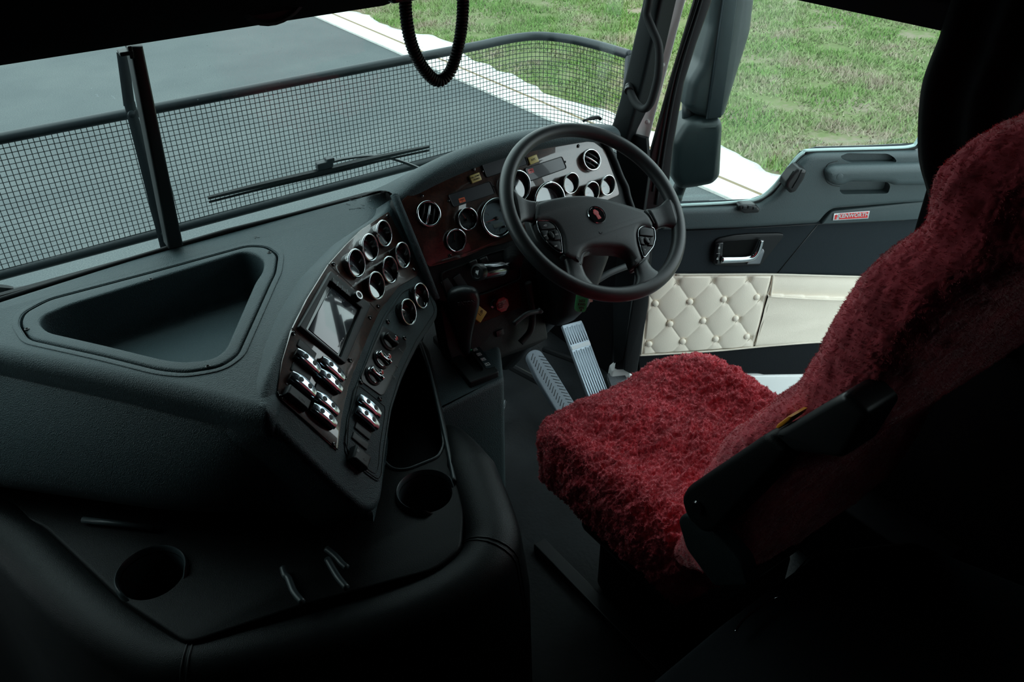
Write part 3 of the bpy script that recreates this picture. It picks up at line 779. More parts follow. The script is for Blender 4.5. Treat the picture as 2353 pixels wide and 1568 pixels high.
# touchscreen head unit
hu = [(759.4, 622.9), (851.3, 701.9), (792.6, 837.1), (686.7, 750.4)]
t = thing('touchscreen_stereo', WP.w(*WP.uv(770, 735), 0), 'touchscreen stereo with a silver-ringed knob set in the wood control panel', 'stereo')
q = [WP.uv(x, y, .014) for x, y in hu]
b = MB(); b.ring(WP, fil(q, .004, 3), fil(WP.uvs([(757, 646), (829, 708), (783, 823), (703, 757)], .014), .002, 3), .004, .016, r=.002, depth=.006)
fr_ = b.obj('bezel', GREYB, t, smooth=40)
b = MB(); b.plate(WP, WP.uvs([(757, 646), (829, 708), (783, 823), (703, 757)], .010), .005, .009); b.obj('inner_frame', GLOSSB, t, smooth=0)
b = MB(); b.plate(WP, WP.uvs([(760, 660), (821, 711), (777, 814), (709, 757)], .010), .006, .0103, r=.0008); scn = b.obj('screen', SCREEN, t, smooth=40)
q1, q2 = WP.uv(761, 633, .016), WP.uv(838, 699, .016)
for i, s_ in enumerate(['BACK', 'MAP', 'MENU', 'VOL']):
    k = .13+.135*i; c = (q1[0]+(q2[0]-q1[0])*k, q1[1]+(q2[1]-q1[1])*k-.009)
    f = WP.at(c[0], c[1], 0, up=None); dd = nrm(np.array(q2)-np.array(q1)); f = WP.at(c[0], c[1], 0, up=(-dd[1], dd[0]))
    b = MB(); b.plate(f, fil([(-.0062, -.006), (.0062, -.006), (.0062, .006), (-.0062, .006)], .001, 1), .012, .0185, r=.001); bt = b.obj('button', BLACK, t, smooth=40)
    b = MB(); b.box(f.w(.0068, -.001, .0185), (.0007, .006, .0004), f); b.obj('chrome_bar', CHROME, bt, smooth=0)
f = WP.at(*WP.uv(824, 679, .026), 0)
b = MB(); b.lathe([(.0115, .010), (.0110, .024), (.0095, .027), (.002, .027)], f.w(0, 0, 0), f.n, seg=26); kn = b.obj('volume_knob', BLACK, t)
b = MB(); b.lathe([(.0090, .0268), (.0090, .0285), (.0062, .0285), (.0058, .0265)], f.w(0, 0, 0), f.n, seg=26, caps=False); b.obj('silver_ring', SILV, kn)
b = MB(); u, v = WP.uv(832, 704, .017); text_mb(b, 'USB', WP, u, v, .005, h=.0162, rot=-.4); b.obj('print', PRINTD, t, smooth=0)
b = MB(); b.tube([WP.w(*WP.uv(782, 790, .011), .0104), WP.w(*WP.uv(778, 797, .011), .0104)], .0012, seg=4)
for i, (x, y) in enumerate([(786, 783), (789, 778), (783, 787)]): b.box(WP.w(*WP.uv(x, y, .011), .0104), (.0008, .0022, .0002), WP)
b.obj('screen_icon', PRINT, scn, smooth=0)

# ------------------------------------------------------------------ instrument panel in front of the driver
IP = Fr((0, .24, .83), (0, -.87, .5), (0, 0, 1))
t = thing('instrument_panel', (.5, .25, .8), 'burl-wood instrument panel of round gauges under a padded cowl behind the steering wheel', 'instrument panel')
cl = [(903, 446), (945, 410), (990, 382), (1065, 345), (1150, 317), (1225, 300), (1300, 290), (1370, 286), (1412, 290)]
crest = [yp(x, y, .30) for x, y in cl]
lip = [p+A(.004, -.028, -.030) for p in crest]; lip2 = [p+A(.002, -.012, -.048) for p in crest]
mid = [p+A(0, -.022, -.006) for p in crest]; bk = [p+A(0, .03, .0) for p in crest]; bk2 = [A(p[0]-.0, .40, p[2]*.5+.42) for p in crest]; bk3 = [A(p[0], .475, .835) for p in crest]
b = MB(); b.grid([lip2, lip, mid, crest, bk, bk2, bk3]); b.obj('cowl', VINYL, t, smooth=180, sub=2)
ibd = [(914, 452), (950, 425), (1000, 396), (1080, 352), (1180, 322), (1300, 306), (1385, 318), (1412, 345), (1448, 440), (1475, 520), (1330, 600), (1190, 650), (1040, 700), (1000, 690), (960, 590)]
b = MB(); b.plate(IP, fil(IP.uvs(ibd), .02, 3), -.06, -.004, r=.008); b.obj('panel_body', VINYL2, t, smooth=40)
iw = [(922, 462), (945, 442), (1000, 409), (1100, 364), (1200, 335), (1290, 321), (1365, 326), (1390, 345), (1404, 385), (1418, 420), (1424, 448), (1405, 456), (1330, 490), (1240, 530), (1190, 548), (1150, 562), (1120, 568), (1095, 580), (1060, 594), (986, 614), (975, 600), (948, 530)]
b = MB(); b.plate(IP, fil(IP.uvs(iw), .008, 3), -.006, 0.0, r=.0015, seg=2); b.obj('wood_fascia', WOOD, t, smooth=40, label='reddish burl wood fascia with gloss lacquer')
vent(t, IP, (984.7, 491.6), .0305, 60); vent(t, IP, (1359, 367.6), .0285, -40)
gauge(t, IP, (1145, 501), .0475, h0=.012, h1=.006, ang=183, face=DIALG, nums=['5', '10', '15', '20', '25', '30'], lcd=True)
gauge(t, IP, (1190, 428), .0375, h0=.019, h1=.009, ang=200, face=DIALG, nums=['0', '20', '40', '60', '80'])
gauge(t, IP, (1264, 462), .0465, h0=.019, h1=.010, ang=200, face=DIALG, nums=['0', '20', '40', '60', '80', '100', '120'], lcd=True)
gauge(t, IP, (1075.5, 503.6), .0265, ang=110, h0=.012, h1=.005); gauge(t, IP, (1049, 552.8), .0265, ang=75, h0=.012, h1=.005)
for p in [(1312.7, 421), (1360, 441), (1397, 425.8)]: gauge(t, IP, p, .0255, h0=.019, h1=.009, ang=205, face=DIALG)
for q, tagp, tm in (([(1031, 449), (1126, 418), (1137, 444), (1043, 475)], (1062, 460), ORANGE), ([(1108, 377), (1202, 348), (1212, 377), (1119, 407)], None, None), ([(1207, 388), (1291, 361), (1301, 386), (1219, 415)], (1220, 393), REDBADGE)):
    uv = fil(IP.uvs(q, .003), .004, 3); b = MB(); b.ring(IP, inset(ccw(uv), -.002), ccw(uv), .0, .004, r=.001); d = b.obj('display', BLACK, t, smooth=40)
    b = MB(); b.plate(IP, uv, .0, .0022); b.obj('display_glass', DISP, d, smooth=0)
    if tagp:
        b = MB(); u, v = IP.uv(*tagp, .003); b.box(IP.w(u, v, .0026), (.0085, .0055, .0003), IP); lt = b.obj('warning_label', tm, d, smooth=0)
        b = MB(); text_mb(b, 'CHECK', IP, u, v+.001, .0035, h=.003); text_mb(b, '3.9', IP, u, v-.003, .003, h=.003); b.obj('print', INK, lt, smooth=0)
for p, s_, s2 in (((1092.6, 409), 'HILL START', 'DISABLE'), ((1225, 367), 'ATC', None)):
    u, v = IP.uv(*p, .004); f = IP.at(u, v, 0, up=(-.08, 1)); b = MB(); b.plate(f, fil([(-.0145, -.0095), (.0145, -.0095), (.0145, .0095), (-.0145, .0095)], .001, 1), -.001, .006, r=.0015); k = b.obj('push_button', YELB, t, smooth=40, label='yellow push button reading '+s_)
    b = MB()
    if s2: text_mb(b, s_, f, 0, .003, .0052, h=.0061); text_mb(b, s2, f, 0, -.0035, .0052, h=.0061)
    else: text_mb(b, s_, f, 0, 0, .007, h=.0061)
    b.obj('print', INK, k, smooth=0)
for p in [(970, 450), (1089, 389), (1330, 335), (1034, 588), (1211, 365), (1200, 411)]: screw(t, IP, p, .0045)
for p in [(1133, 428), (1031, 462), (1109, 394), (1299, 372), (1205, 400)]: screw(t, IP, p, .003)
# joint strip between the two panels
b = MB(); P = [zp(906, 448, .90), IP.w(*IP.uv(918, 478), .0), IP.w(*IP.uv(960, 580), 0), IP.w(*IP.uv(1004, 688), -.004)]
b.tube(cr(P, 6), .010, seg=8); b.obj('joint_strip', VINYL, t, smooth=180)
# right hand end of the panel, running down beside the pillar
b = MB(); P = cr([IP.w(*IP.uv(x, y, .003), .002) for x, y in [(1388, 322), (1410, 360), (1428, 405), (1440, 430), (1446, 455), (1462, 500)]], 5); b.tube(P, .0075, seg=8); b.obj('edge_trim', VINYL2, t, smooth=180)
# lower switch panel, brake valves
LQ = Fr(IP.w(0, 0, -.002), IP.n, (0, 0, 1))
lsp = [(1012, 630), (1080, 604), (1120, 586), (1160, 574), (1192, 590), (1196, 640), (1130, 668), (1035, 700)]
b = MB(); lo_ = fil(LQ.uvs(lsp), .012, 3); b.ring(LQ, inset(ccw(lo_), -.003), ccw(lo_), -.004, .004, r=.001); sp = b.obj('switch_surround', VINYL2, t, smooth=50)
for p in [(1032, 662), (1060, 652), (1178, 600)]:
    u, v = LQ.uv(*p, .002); f = LQ.at(u, v, 0, up=(-.3, 1)); b = MB(); b.plate(f, fil([(-.011, -.022), (.011, -.022), (.011, .022), (-.011, .022)], .002, 2), -.001, .003, r=.001); b.obj('blank_switch', GREYB, t, smooth=40)
for p in [(1088, 606), (1112, 599)]:
    u, v = LQ.uv(*p, .01); f = LQ.at(u, v, 0, up=(-.1, 1)); b = MB(); b.plate(f, fil([(-.011, -.008), (.011, -.008), (.011, .008), (-.011, .008)], .003, 2), -.001, .014, r=.004); b.obj('toggle_switch', BLACK, t, smooth=40)

# ------------------------------------------------------------------ trailer brake hand valve, brake valve panel, column
t = thing('trailer_brake_lever', yp(1185, 605, .13), 'dark chrome cylinder-shaped hand valve lever on a ribbed boot left of the steering column', 'brake lever')
a, c = yp(1098, 626, .06), yp(1158, 618, .08); ax = nrm(c-a)
b = MB(); L_ = float(np.linalg.norm(c-a)); b.lathe([(.0165, .006), (.0175, .008), (.0175, L_*.85), (.0150, L_), (.0105, L_+.010), (.004, L_+.014)], a, ax, seg=26)
HV = mat('smoked_chrome', (.16, .17, .18), .18, 1.0); b.obj('barrel', HV, t, smooth=40)
b = MB(); b.lathe([(.0185, .012), (.0195, .004), (.0185, -.003), (.014, -.004), (.0125, -.001), (.0001, -.001)], a, ax, seg=26); cp = b.obj('end_cap', BLACK, t, smooth=50)
b = MB(); f = Fr(a-ax*.0012, -ax, (0, 0, 1)); b.plate(f, [(-.002, -.003), (.003, -.006), (.003, .006), (-.002, .003), (-.005, .003), (-.005, -.003)], 0, .0006); b.obj('horn_symbol', PRINT, cp, smooth=0)
b = MB(); P = cr([c, c+ax*.014+A(0, .01, .004), yp(1182, 603, .13)], 6); b.tube(P, .0048, seg=10); b.obj('stem', CHROME, t, smooth=180)
b = MB(); o = yp(1180, 606, .125); d = nrm(A(.55, .75, .1)); pr = []
for i in range(9): pr += [(.017-.0+(.004 if i % 2 else 0)+i*.0008, i*.0052)]
b.lathe(pr, o, d, seg=22); b.obj('boot', RUBBER, t, smooth=60)
BV = Fr((0, .19, .70), (0, -.95, .30), (0, 0, 1))
t = thing('brake_valve_panel', BV.w(.4, -.1, 0), 'dark lower dash panel carrying a red octagonal knob and a yellow knob', 'brake valve panel')
b = MB(); b.plate(BV, fil(BV.uvs([(1012, 700), (1200, 632), (1240, 640), (1262, 780), (1225, 800), (1050, 860), (1030, 800)]), .01), -.05, -.004, r=.004); b.obj('lower_panel', VINYL2, t, smooth=40)
b = MB(); b.plate(BV, fil(BV.uvs([(1060, 686), (1192, 644), (1200, 706), (1080, 752)]), .004), -.004, .0, r=.001); b.obj('wood_insert', WOOD2, t, smooth=40)
u, v = BV.uv(1150, 699, .02); u2, v2 = BV.uv(1139, 699, .01)
b = MB(); b.lathe([(.013, 0), (.013, .006), (.009, .008), (.009, .03)], BV.w(u2, v2, 0), BV.n, seg=20); b.obj('valve_stem', CHROME, t)
f = BV.at(u, v, 0); b = MB(); oc = [(.0195*math.cos(math.radians(22.5+45*k)), .0195*math.sin(math.radians(22.5+45*k))) for k in range(8)]
b.plate(f, oc, .018, .030, r=.002); k = b.obj('red_octagonal_knob', REDK, t, smooth=40)
b = MB()
for j, (s_, z_) in enumerate((('TRAILER', .0065), ('AIR SUPPLY', .0048), ('PUSH TO SUPPLY', .0028), ('PULL TO EVACUATE', .0026))): text_mb(b, s_, f, 0, .0075-j*.0052, z_, h=.0302)
b.obj('print', PRINT, k, smooth=0)
u, v = BV.uv(1101, 722, .02); f = BV.at(u, v, 0, up=(.75, .6)); b = MB(); b.plate(f, fil([(-.016, -.016), (.016, -.016), (.016, .016), (-.016, .016)], .003, 2), .012, .022, r=.002); k = b.obj('yellow_square_knob', YEL, t, smooth=40)
b = MB(); text_mb(b, '1/P', BV, u+.004, v+.001, .012, h=.0225, rot=.5); b.obj('print', INK, k, smooth=0)
b = MB()
for p in [(1100, 688), (1135, 672), (1168, 660)]: u, v = BV.uv(*p); b.lathe([(.003, 0), (.003, .002), (.0005, .003)], BV.w(u, v, 0), BV.n, seg=10)
b.obj('screws', BLACK, t)
b = MB(); u, v = BV.uv(1150, 766, .002); f = BV.at(u, v, -.004); b.plate(f, fil([(-.011, -.008), (.011, -.008), (.011, .008), (-.011, .008)], .002, 2), 0, .005, r=.001); s_ = b.obj('rocker_button', BLACK, t, smooth=40)
b = MB(); b.box(f.w(.001, 0, .0052), (.003, .0006, .0002), f); b.obj('print', PRINTD, s_, smooth=0)
BRASS = mat('brass_fitting', (.35, .27, .14), .35, 1.0)
b = MB()
for i, (x, y) in enumerate([(1125, 808), (1138, 805), (1148, 812), (1132, 816), (1118, 812)]):
    c = yp(x, y, .24); b.lathe([(.005, 0), (.005, .008), (.003, .010), (.003, .018)], c, nrm((math.sin(i*2), -.5, math.cos(i*1.7))), seg=8)
tag(b.obj('air_fittings', BRASS, None, smooth=40), 'cluster of small brass air fittings under the dash beside the gear selector', 'fittings', kind='stuff')
# column
WHC = A(.5255, 0, .873); WHN = A(0, -.604, .797)
WHF = Fr(WHC, WHN, (0, 0, 1))
t = thing('steering_column', WHC-WHN*.30, 'dark moulded steering column cover behind and below the wheel', 'steering column')
b = MB(); G = []
for h, rx, ry, dv in ((-.045, .045, .045, 0), (-.07, .062, .060, -.005), (-.12, .070, .075, -.02), (-.20, .068, .085, -.04), (-.27, .06, .075, -.07), (-.33, .05, .055, -.09), (-.38, .03, .03, -.09), (-.72, .028, .028, -.09)):
    G.append([WHF.w(rx*math.copysign(abs(math.cos(q))**.6, math.cos(q)), dv+ry*math.copysign(abs(math.sin(q))**.6, math.sin(q)), h) for q in [2*math.pi*i/24 for i in range(24)]])
b.grid(G, cv=True, caps=True); b.obj('shroud', VINYL2, t, smooth=60)
b = MB(); f = Fr(yp(1298, 676, .10), (-.55, -.75, .35), (.75, -.5, .5)); b.plate(f, fil([(-.012, -.045), (.012, -.045), (.012, .045), (-.012, .045)], .003, 2), -.003, .002, r=.001); lb = b.obj('label_plate', mat('grey_label', (.22, .19, .17), .5), t, smooth=40)
b = MB(); P = cr([yp(x, y, .06) for x, y in [(1180, 745), (1210, 722), (1237, 716), (1243, 712)]], 5); b.tube(P, [.006]*11+[.008]*5, seg=8); b.obj('tilt_lever', GREYB, t, smooth=180)
b = MB(); P = cr([yp(x, y, .12) for x, y in [(1330, 640), (1350, 655), (1400, 628), (1440, 612)]], 5); b.tube(P, .009, seg=8); b.obj('turn_stalk', GREYB, t, smooth=180)
b = MB(); b.tube(cr([yp(x, y, .11) for x, y in [(1214, 650), (1220, 690), (1224, 725), (1218, 762), (1196, 788)]], 10), .0085, seg=8)
tag(b.obj('corrugated_hose', RUBBER, None, smooth=180), 'black corrugated hose hanging left of the steering column', 'hose')
# keys
c = yp(1345, 668, -.08)
t = thing('key_tag', c, 'bright green paper key tag hanging below the steering wheel', 'key tag')
f = Fr(c, (-.35, -.85, .35), (.05, .0, 1))
q = fil(f.uvs([(1325, 672), (1353, 676), (1347, 712), (1342, 718), (1324, 716), (1320, 710)]), .003, 2)
b = MB(); b.plate(f, q, -.0006, .0006); tg = b.obj('tag_body', GREEN, t, smooth=0)
b = MB()
for j, s_ in enumerate(['2652', 'KWD', 'VIN']):
    u, v = f.uv(1337-j*.6, 692+j*8); text_mb(b, s_, f, u, v, .0075, h=.0007, rot=-.1, bold=.0002)
for y in (682, 685, 688): u, v = f.uv(1339, y); b.box(f.w(u, v, .0008), (.010, .0003, .0001), f)
u, v = f.uv(1335, 713); b.lathe([(.0022, 0), (.0022, .001), (.0001, .001)], f.w(u, v, .0002), f.n, seg=12)
b.obj('handwriting', INK, tg, smooth=0)
b = MB(); P = [f.w(*f.uv(1340, 662), .002)+A(math.cos(a_)*.009, 0, math.sin(a_)*.009) for a_ in np.linspace(0, 6.283, 17)[:-1]]; b.tube(P, .0009, seg=5, closed=True); b.obj('split_ring', CHROME, t, smooth=180)
b = MB(); b.plate(f, fil(f.uvs([(1353, 678), (1361, 680), (1363, 694), (1356, 696)]), .001, 1), -.004, -.002); b.obj('paper_slip', CREAM, t, smooth=0)

# ------------------------------------------------------------------ steering wheel
t = thing('steering_wheel', WHC, 'large black four-spoke steering wheel with thumb switches and a round badge', 'steering wheel')
Rm = .2145
b = MB(); P = [WHF.w(Rm*math.cos(a_), Rm*math.sin(a_), 0) for a_ in [2*math.pi*i/96 for i in range(96)]]
b.tube(P, .0168, seg=18, closed=True, up=WHF.n); b.obj('rim', WHEELM, t, smooth=180)
Z5 = lambda X, Y: (1140+.2743*X, 270+.2743*Y)
def hub(pts, h=0.0): return [WHF.uv(*Z5(*p), h) for p in pts]
pad = [(338, 712), (450, 676), (560, 655), (680, 645), (800, 647), (960, 688), (1110, 735), (1245, 778), (1290, 825), (1325, 890), (1318, 935), (1250, 915), (1210, 915), (1185, 960), (1190, 1040), (1215, 1130), (1238, 1195), (1165, 1250), (1150, 1190), (1110, 1125), (1050, 1085), (930, 1075), (800, 1078), (745, 1100), (712, 1150), (712, 1235), (640, 1190), (560, 1155), (560, 1080), (548, 985), (505, 905), (450, 866), (380, 862), (325, 868), (322, 800)]
hp_ = fil(hub(pad, .008), .010, 3)
b = MB(); b.plate(WHF, hp_, -.022, .010, r=.012, seg=5); cov = b.obj('centre_pad', HUBM, t, smooth=60)
HB = [(250, 715), (560, 665), (760, 650), (960, 690), (1245, 775), (1400, 800), (1345, 950), (1300, 1100), (1290, 1215), (1160, 1275), (1120, 1160), (1050, 1120), (800, 1110), (740, 1150), (725, 1250), (600, 1260), (480, 1160), (340, 1030), (285, 900)]
b = MB(); b.plate(WHF, fil(hub(HB, -.015), .01, 3), -.040, -.012, r=.008, seg=4); b.obj('hub_back', WHEELM, t, smooth=60)
# skirt that dishes down from the rim to the hub: four spokes
def spoke(A0, A1, B0, B1, name='spoke'):
    # A0-A1: edge on the hub, B0-B1: edge on the rim (zoom pixels)
    a0, a1, b0, b1 = [np.array(p) for p in hub([A0, A1], -.006)+hub([B0, B1], 0)]
    G = []
    for i in range(9):
        s_ = i/8; e = s_*s_*(3-2*s_)
        l, r_ = a0*(1-s_)+b0*s_, a1*(1-s_)+b1*s_
        h_ = -.006*(1-e)+.002*e; wv = r_-l; th = .009+.003*abs(2*s_-1)
        pin = .14*math.sin(math.pi*s_); l = l+wv*pin; r_ = r_-wv*pin; row = []
        for k in range(18):
            q = 2*math.pi*k/18; cx_ = .5-.5*math.copysign(abs(math.cos(q))**.55, math.cos(q)); hz = h_+th*math.copysign(abs(math.sin(q))**.8, math.sin(q))
            pt = l*(1-cx_)+r_*cx_; row.append(WHF.w(pt[0], pt[1], hz))
        G.append(row)
    m_ = MB(); m_.grid(G, cv=True, caps=True); return m_.obj(name, WHEELM, t, smooth=180)
spoke((340, 712), (325, 885), (118, 600), (185, 930))
spoke((1245, 778), (1335, 945), (1440, 660), (1520, 960))
spoke((565, 1165), (712, 1240), (560, 1400), (850, 1450))
spoke((1160, 1262), (1250, 1190), (1130, 1450), (1420, 1330))
# badge
u, v = WHF.uv(*Z5(845, 813), .012); f = WHF.at(u, v, .010)
b = MB(); b.lathe([(.0215, -.002), (.0225, .001), (.0215, .0028), (.0190, .0028), (.0185, .0015)], f.w(0, 0, 0), f.n, seg=32, caps=False); bd_ = b.obj('badge', CHROME, t)
b = MB(); b.lathe([(.0190, .0), (.0188, .0018), (.0001, .0020)], f.w(0, 0, 0), f.n, seg=32); b.obj('badge_disc', GLOSSB, bd_)
f = f.at(0, 0, .002, up=(-.06, 1))
b = MB(); b.lathe([(.0068, 0), (.0068, .0008), (.0001, .0010)], f.w(0, .0045, 0), f.n, seg=20); b.plate(f, fil([(-.0048, -.012), (.0048, -.012), (.0040, .001), (-.0040, .001)], .001, 1), 0, .0007); b.plate(f, [(-.0035, .010), (.0035, .010), (.0028, .0128), (-.0028, .0128)], 0, .0008)
em = b.obj('emblem', mat('emblem_red', (.72, .08, .09), .4), bd_, smooth=30)
b = MB(); b.lathe([(.0046, .001), (.0046, .0014), (.0040, .0014), (.0040, .001)], f.w(0, .0045, 0), f.n, seg=18, caps=False)
for k in (-.0018, .0018): b.box(f.w(k, -.006, .0009), (.0004, .0042, .0002), f)
text_mb(b, 'K', f, 0, .0045, .006, h=.0011); b.obj('emblem_lines', mat('emblem_pink', (.8, .5, .5), .5), bd_, smooth=0)
def pod(out, btns, ctr, prints):
    o_ = fil(hub(out, .006), .006, 3); b = MB(); b.plate(WHF, o_, -.012, .0045, r=.001)
    p_ = b.obj('thumb_switches', BLACK, t, smooth=40)
    b = MB(); b.tube([WHF.w(x, y, .0055) for x, y in o_], .0011, seg=6, closed=True); b.obj('chrome_surround', CHROME, p_, smooth=180)
    for q in btns:
        b = MB(); b.plate(WHF, fil(hub(q, .008), .0025, 2), .0, .0085, r=.0015); b.obj('button', GREYB, p_, smooth=40)
    b = MB(); cu, cv_ = hub([ctr], .009)[0]; ff = WHF.at(cu, cv_, 0); b.plate(ff, [(.0052*math.cos(q), .0085*math.sin(q)) for q in [2*math.pi*i/20 for i in range(20)]], .0, .0105, r=.0015); b.obj('centre_button', BLACK, p_, smooth=40)
    b = MB()
    for s_, p, z_ in prints: uu = hub([p], .009)[0]; text_mb(b, s_, WHF, uu[0], uu[1], z_, h=.0087, rot=-.05)
    b.obj('print', PRINT, p_, smooth=0)
pod([(335, 864), (440, 862), (495, 900), (540, 985), (552, 1080), (556, 1142), (500, 1110), (420, 1040), (360, 960)],
    [[(350, 872), (435, 872), (482, 900), (500, 930), (380, 940)], [(376, 948), (435, 945), (428, 985), (445, 1020), (415, 1028)], [(485, 942), (512, 940), (535, 990), (540, 1025), (485, 1028), (492, 985)], [(440, 1042), (540, 1038), (548, 1120), (500, 1095)]],
    (464, 985), [('=D', (412, 906), .0065), ('OFF', (412, 992), .0045), ('ON', (508, 980), .0045), ('RES', (502, 1078), .0045), ('SET', (464, 985), .003)])
pod([(1200, 925), (1235, 908), (1300, 915), (1328, 932), (1335, 1010), (1318, 1080), (1240, 1178), (1215, 1110), (1192, 1020), (1188, 960)],
    [[(1205, 935), (1240, 920), (1318, 935), (1322, 998), (1205, 985)], [(1196, 995), (1240, 1000), (1235, 1040), (1250, 1068), (1212, 1060)], [(1290, 1005), (1325, 1008), (1315, 1075), (1275, 1070), (1285, 1035)], [(1215, 1072), (1300, 1088), (1242, 1160)]],
    (1265, 1030), [('<', (1222, 1020), .005), ('B', (1248, 1108), .0045), ('0', (1265, 1030), .003)])
b = MB(); P = [WHF.w(*hub([p], .01)[0], .0103) for p in [(862, 955), (866, 968), (878, 974), (890, 968), (886, 962)]]; b.tube(cr(P, 4), .0006, seg=5); b.obj('scratch', BLACK, cov, smooth=180)
# pad seams
b = MB()
for pl in ([(338, 712), (322, 800), (325, 868)], [(1245, 778), (1290, 825), (1325, 890)], [(712, 1235), (640, 1190), (560, 1155)], [(1165, 1250), (1238, 1195)]):
    b.tube([WHF.w(*hub([p], .004)[0], .0035) for p in pl], .0022, seg=6)
b.obj('seam', BLACK, t, smooth=180)

# ------------------------------------------------------------------ gear selector
Z4 = lambda X, Y: (960+.2551*X, 560+.2551*Y)
SZ = .50
t = thing('gear_selector', (.2, .12, .35), 'black gear selector console with a tall T-shaped shift knob and lit letter strip', 'gear selector')
SF = Fr((0, 0, SZ), (0, 0, 1), (0, 1, 0))
b = MB(); b.plate(SF, fil(SF.uvs([(962, 800), (985, 735), (1040, 690), (1110, 700), (1150, 800), (1158, 872), (1005, 948)]), .012, 3), -.36, .0, r=.012, seg=4); b.obj('housing', VINYL, t, smooth=50)
gp = [Z4(130, 830), Z4(345, 740), Z4(500, 860), Z4(735, 1150), Z4(470, 1255)]
b = MB(); b.plate(SF, fil(SF.uvs(gp, .016), .006, 3), -.002, .016, r=.004, seg=3); gt = b.obj('gate_plate', VINYL2, t, smooth=40)
cm = MB(); cm.plate(SF, fil(SF.uvs([Z4(255, 835), Z4(290, 808), Z4(350, 820), Z4(590, 1120), Z4(585, 1150), Z4(530, 1162), Z4(470, 1100)], .016), .006, 3), .006, .05); cut(gt, cm)
b = MB(); sq = [Z4(462, 872), Z4(500, 862), Z4(700, 1108), Z4(618, 1128)]
b.plate(SF, fil(SF.uvs(sq, .017), .003, 2), .010, .0172); ist = b.obj('indicator_strip', mat('indicator_dark_teal', (.02, .035, .04), .3), t, smooth=30)
d0 = np.array(SF.uv(*Z4(480, 912), .017)); d1 = np.array(SF.uv(*Z4(628, 1088), .017)); rot = math.atan2(*(d1-d0)[::-1])+math.pi/2
b = MB(); b2_ = MB()
for i, s_ in enumerate('RNDML'):
    c = d0+(d1-d0)*i/4; f = SF.at(c[0], c[1], .0172, up=tuple(-(d1-d0)/np.linalg.norm(d1-d0)))
    b.ring(f, [(-.0055, -.0055), (.0055, -.0055), (.0055, .0055), (-.0055, .0055)], [(-.0044, -.0044), (.0044, -.0044), (.0044, .0044), (-.0044, .0044)], -.0005, .0004, r=.0001, seg=1)
    text_mb(b, s_, f, 0, 0, .009, h=.0002, bold=.0003)
b.obj('gear_letters', PRINT, ist, smooth=0)
b = MB(); u, v = SF.uv(*Z4(482, 955), .018); b.lathe([(.0012, 0), (.0012, .0008), (.0001, .001)], SF.w(u, v, .017), SF.n, seg=8)
GL = mat('green_pilot_lamp', (.02, .5, .2), .4); GL.node_tree.nodes['Principled BSDF'].inputs['Emission Color'].default_value = (.05, .8, .35, 1); GL.node_tree.nodes['Principled BSDF'].inputs['Emission Strength'].default_value = .15
b.obj('pilot_lamp', GL, ist)
# lever with the tall shift knob
base = SF.w(*SF.uv(1070, 812, .01), .008)
hd = nrm((base-CAM)*A(1, 1, 0)); wd_ = A(hd[1], -hd[0], 0)
KF = Fr(base, -hd, (0, 0, 1))
kn = [(1069, 814, .0125, .011), (1068, 800, .0145, .011), (1067, 775, .0175, .013), (1067, 750, .0230, .016), (1066, 728, .0300, .019), (1065, 706, .0380, .022), (1064, 688, .0410, .023), (1063, 676, .0395, .022), (1063, 667, .034, .018), (1063, 662, .024, .013), (1063, 659, .006, .004)]
G = []
for x, y, w, d in kn:
    c = KF.w(*KF.uv(x, y)); G.append([c+wd_*w*math.copysign(abs(math.cos(q))**.8, math.cos(q))+hd*d*math.copysign(abs(math.sin(q))**.8, math.sin(q)) for q in [2*math.pi*i/24 for i in range(24)]])
b = MB(); b.grid(G, cv=True, caps=True); kb = b.obj('shift_knob', mat('shift_knob_rubber', (.016, .020, .022), .33, bump=.2, scale=800), t, smooth=180, sub=1)
b = MB(); f = Fr(base-hd*.0235, nrm(-hd), (0, 0, 1)); u, v = f.uv(1072, 697); text_mb(b, 'EATON', f, u, v, .0125, h=.0005, rot=.10, depth=.0008, bold=.0002); b.obj('raised_lettering', mat('lettering_grey', (.07, .08, .085), .5), kb, smooth=0)

# ------------------------------------------------------------------ engine tunnel, tray, cup holders, bolster
TZ = .53
t = thing('centre_console', (-.3, -.1, .3), 'black moulded centre console on the engine tunnel with deep tray and two cup holders', 'console')
CF = Fr((0, 0, TZ), (0, 0, 1), (0, 1, 0))
ct = [(955, 760), (985, 800), (1008, 900), (1030, 1000), (1052, 1100), (1066, 1180), (1060, 1260), (1000, 1310), (700, 1390), (430, 1480), (280, 1380), (100, 1210), (0, 1170), (-200, 1150), (-300, 900), (300, 900), (800, 800)]
b = MB(); b.plate(CF, fil(CF.uvs(ct), .02, 3), -.30, 0, r=.006, seg=3); deck = b.obj('deck', DECK, t, smooth=40)
cm = MB(); bin_ = [(905, 900), (940, 830), (962, 800), (972, 812), (996, 900), (1012, 985), (1016, 1025), (1004, 1050), (935, 1078), (905, 1078), (885, 1060), (870, 1000)]
cm.plate(CF, fil(CF.uvs(bin_), .012, 3), -.09, .1); cut(deck, cm)
cu1 = CF.uv(978, 1135); r1 = .5*np.linalg.norm(np.array(CF.uv(912, 1138))-np.array(CF.uv(1044, 1132)))
cu2 = CF.uv(350, 1322); r2 = .5*np.linalg.norm(np.array(CF.uv(273, 1325))-np.array(CF.uv(428, 1318)))
for (c, r_, tt_) in ((cu1, r1, 1), (cu2, r2, 2)):
    cm = MB(); cm.plate(CF, [(c[0]+r_*.93*math.cos(q), c[1]+r_*.93*math.sin(q)) for q in [2*math.pi*i/40 for i in range(40)]], -.11, .1); cut(deck, cm)
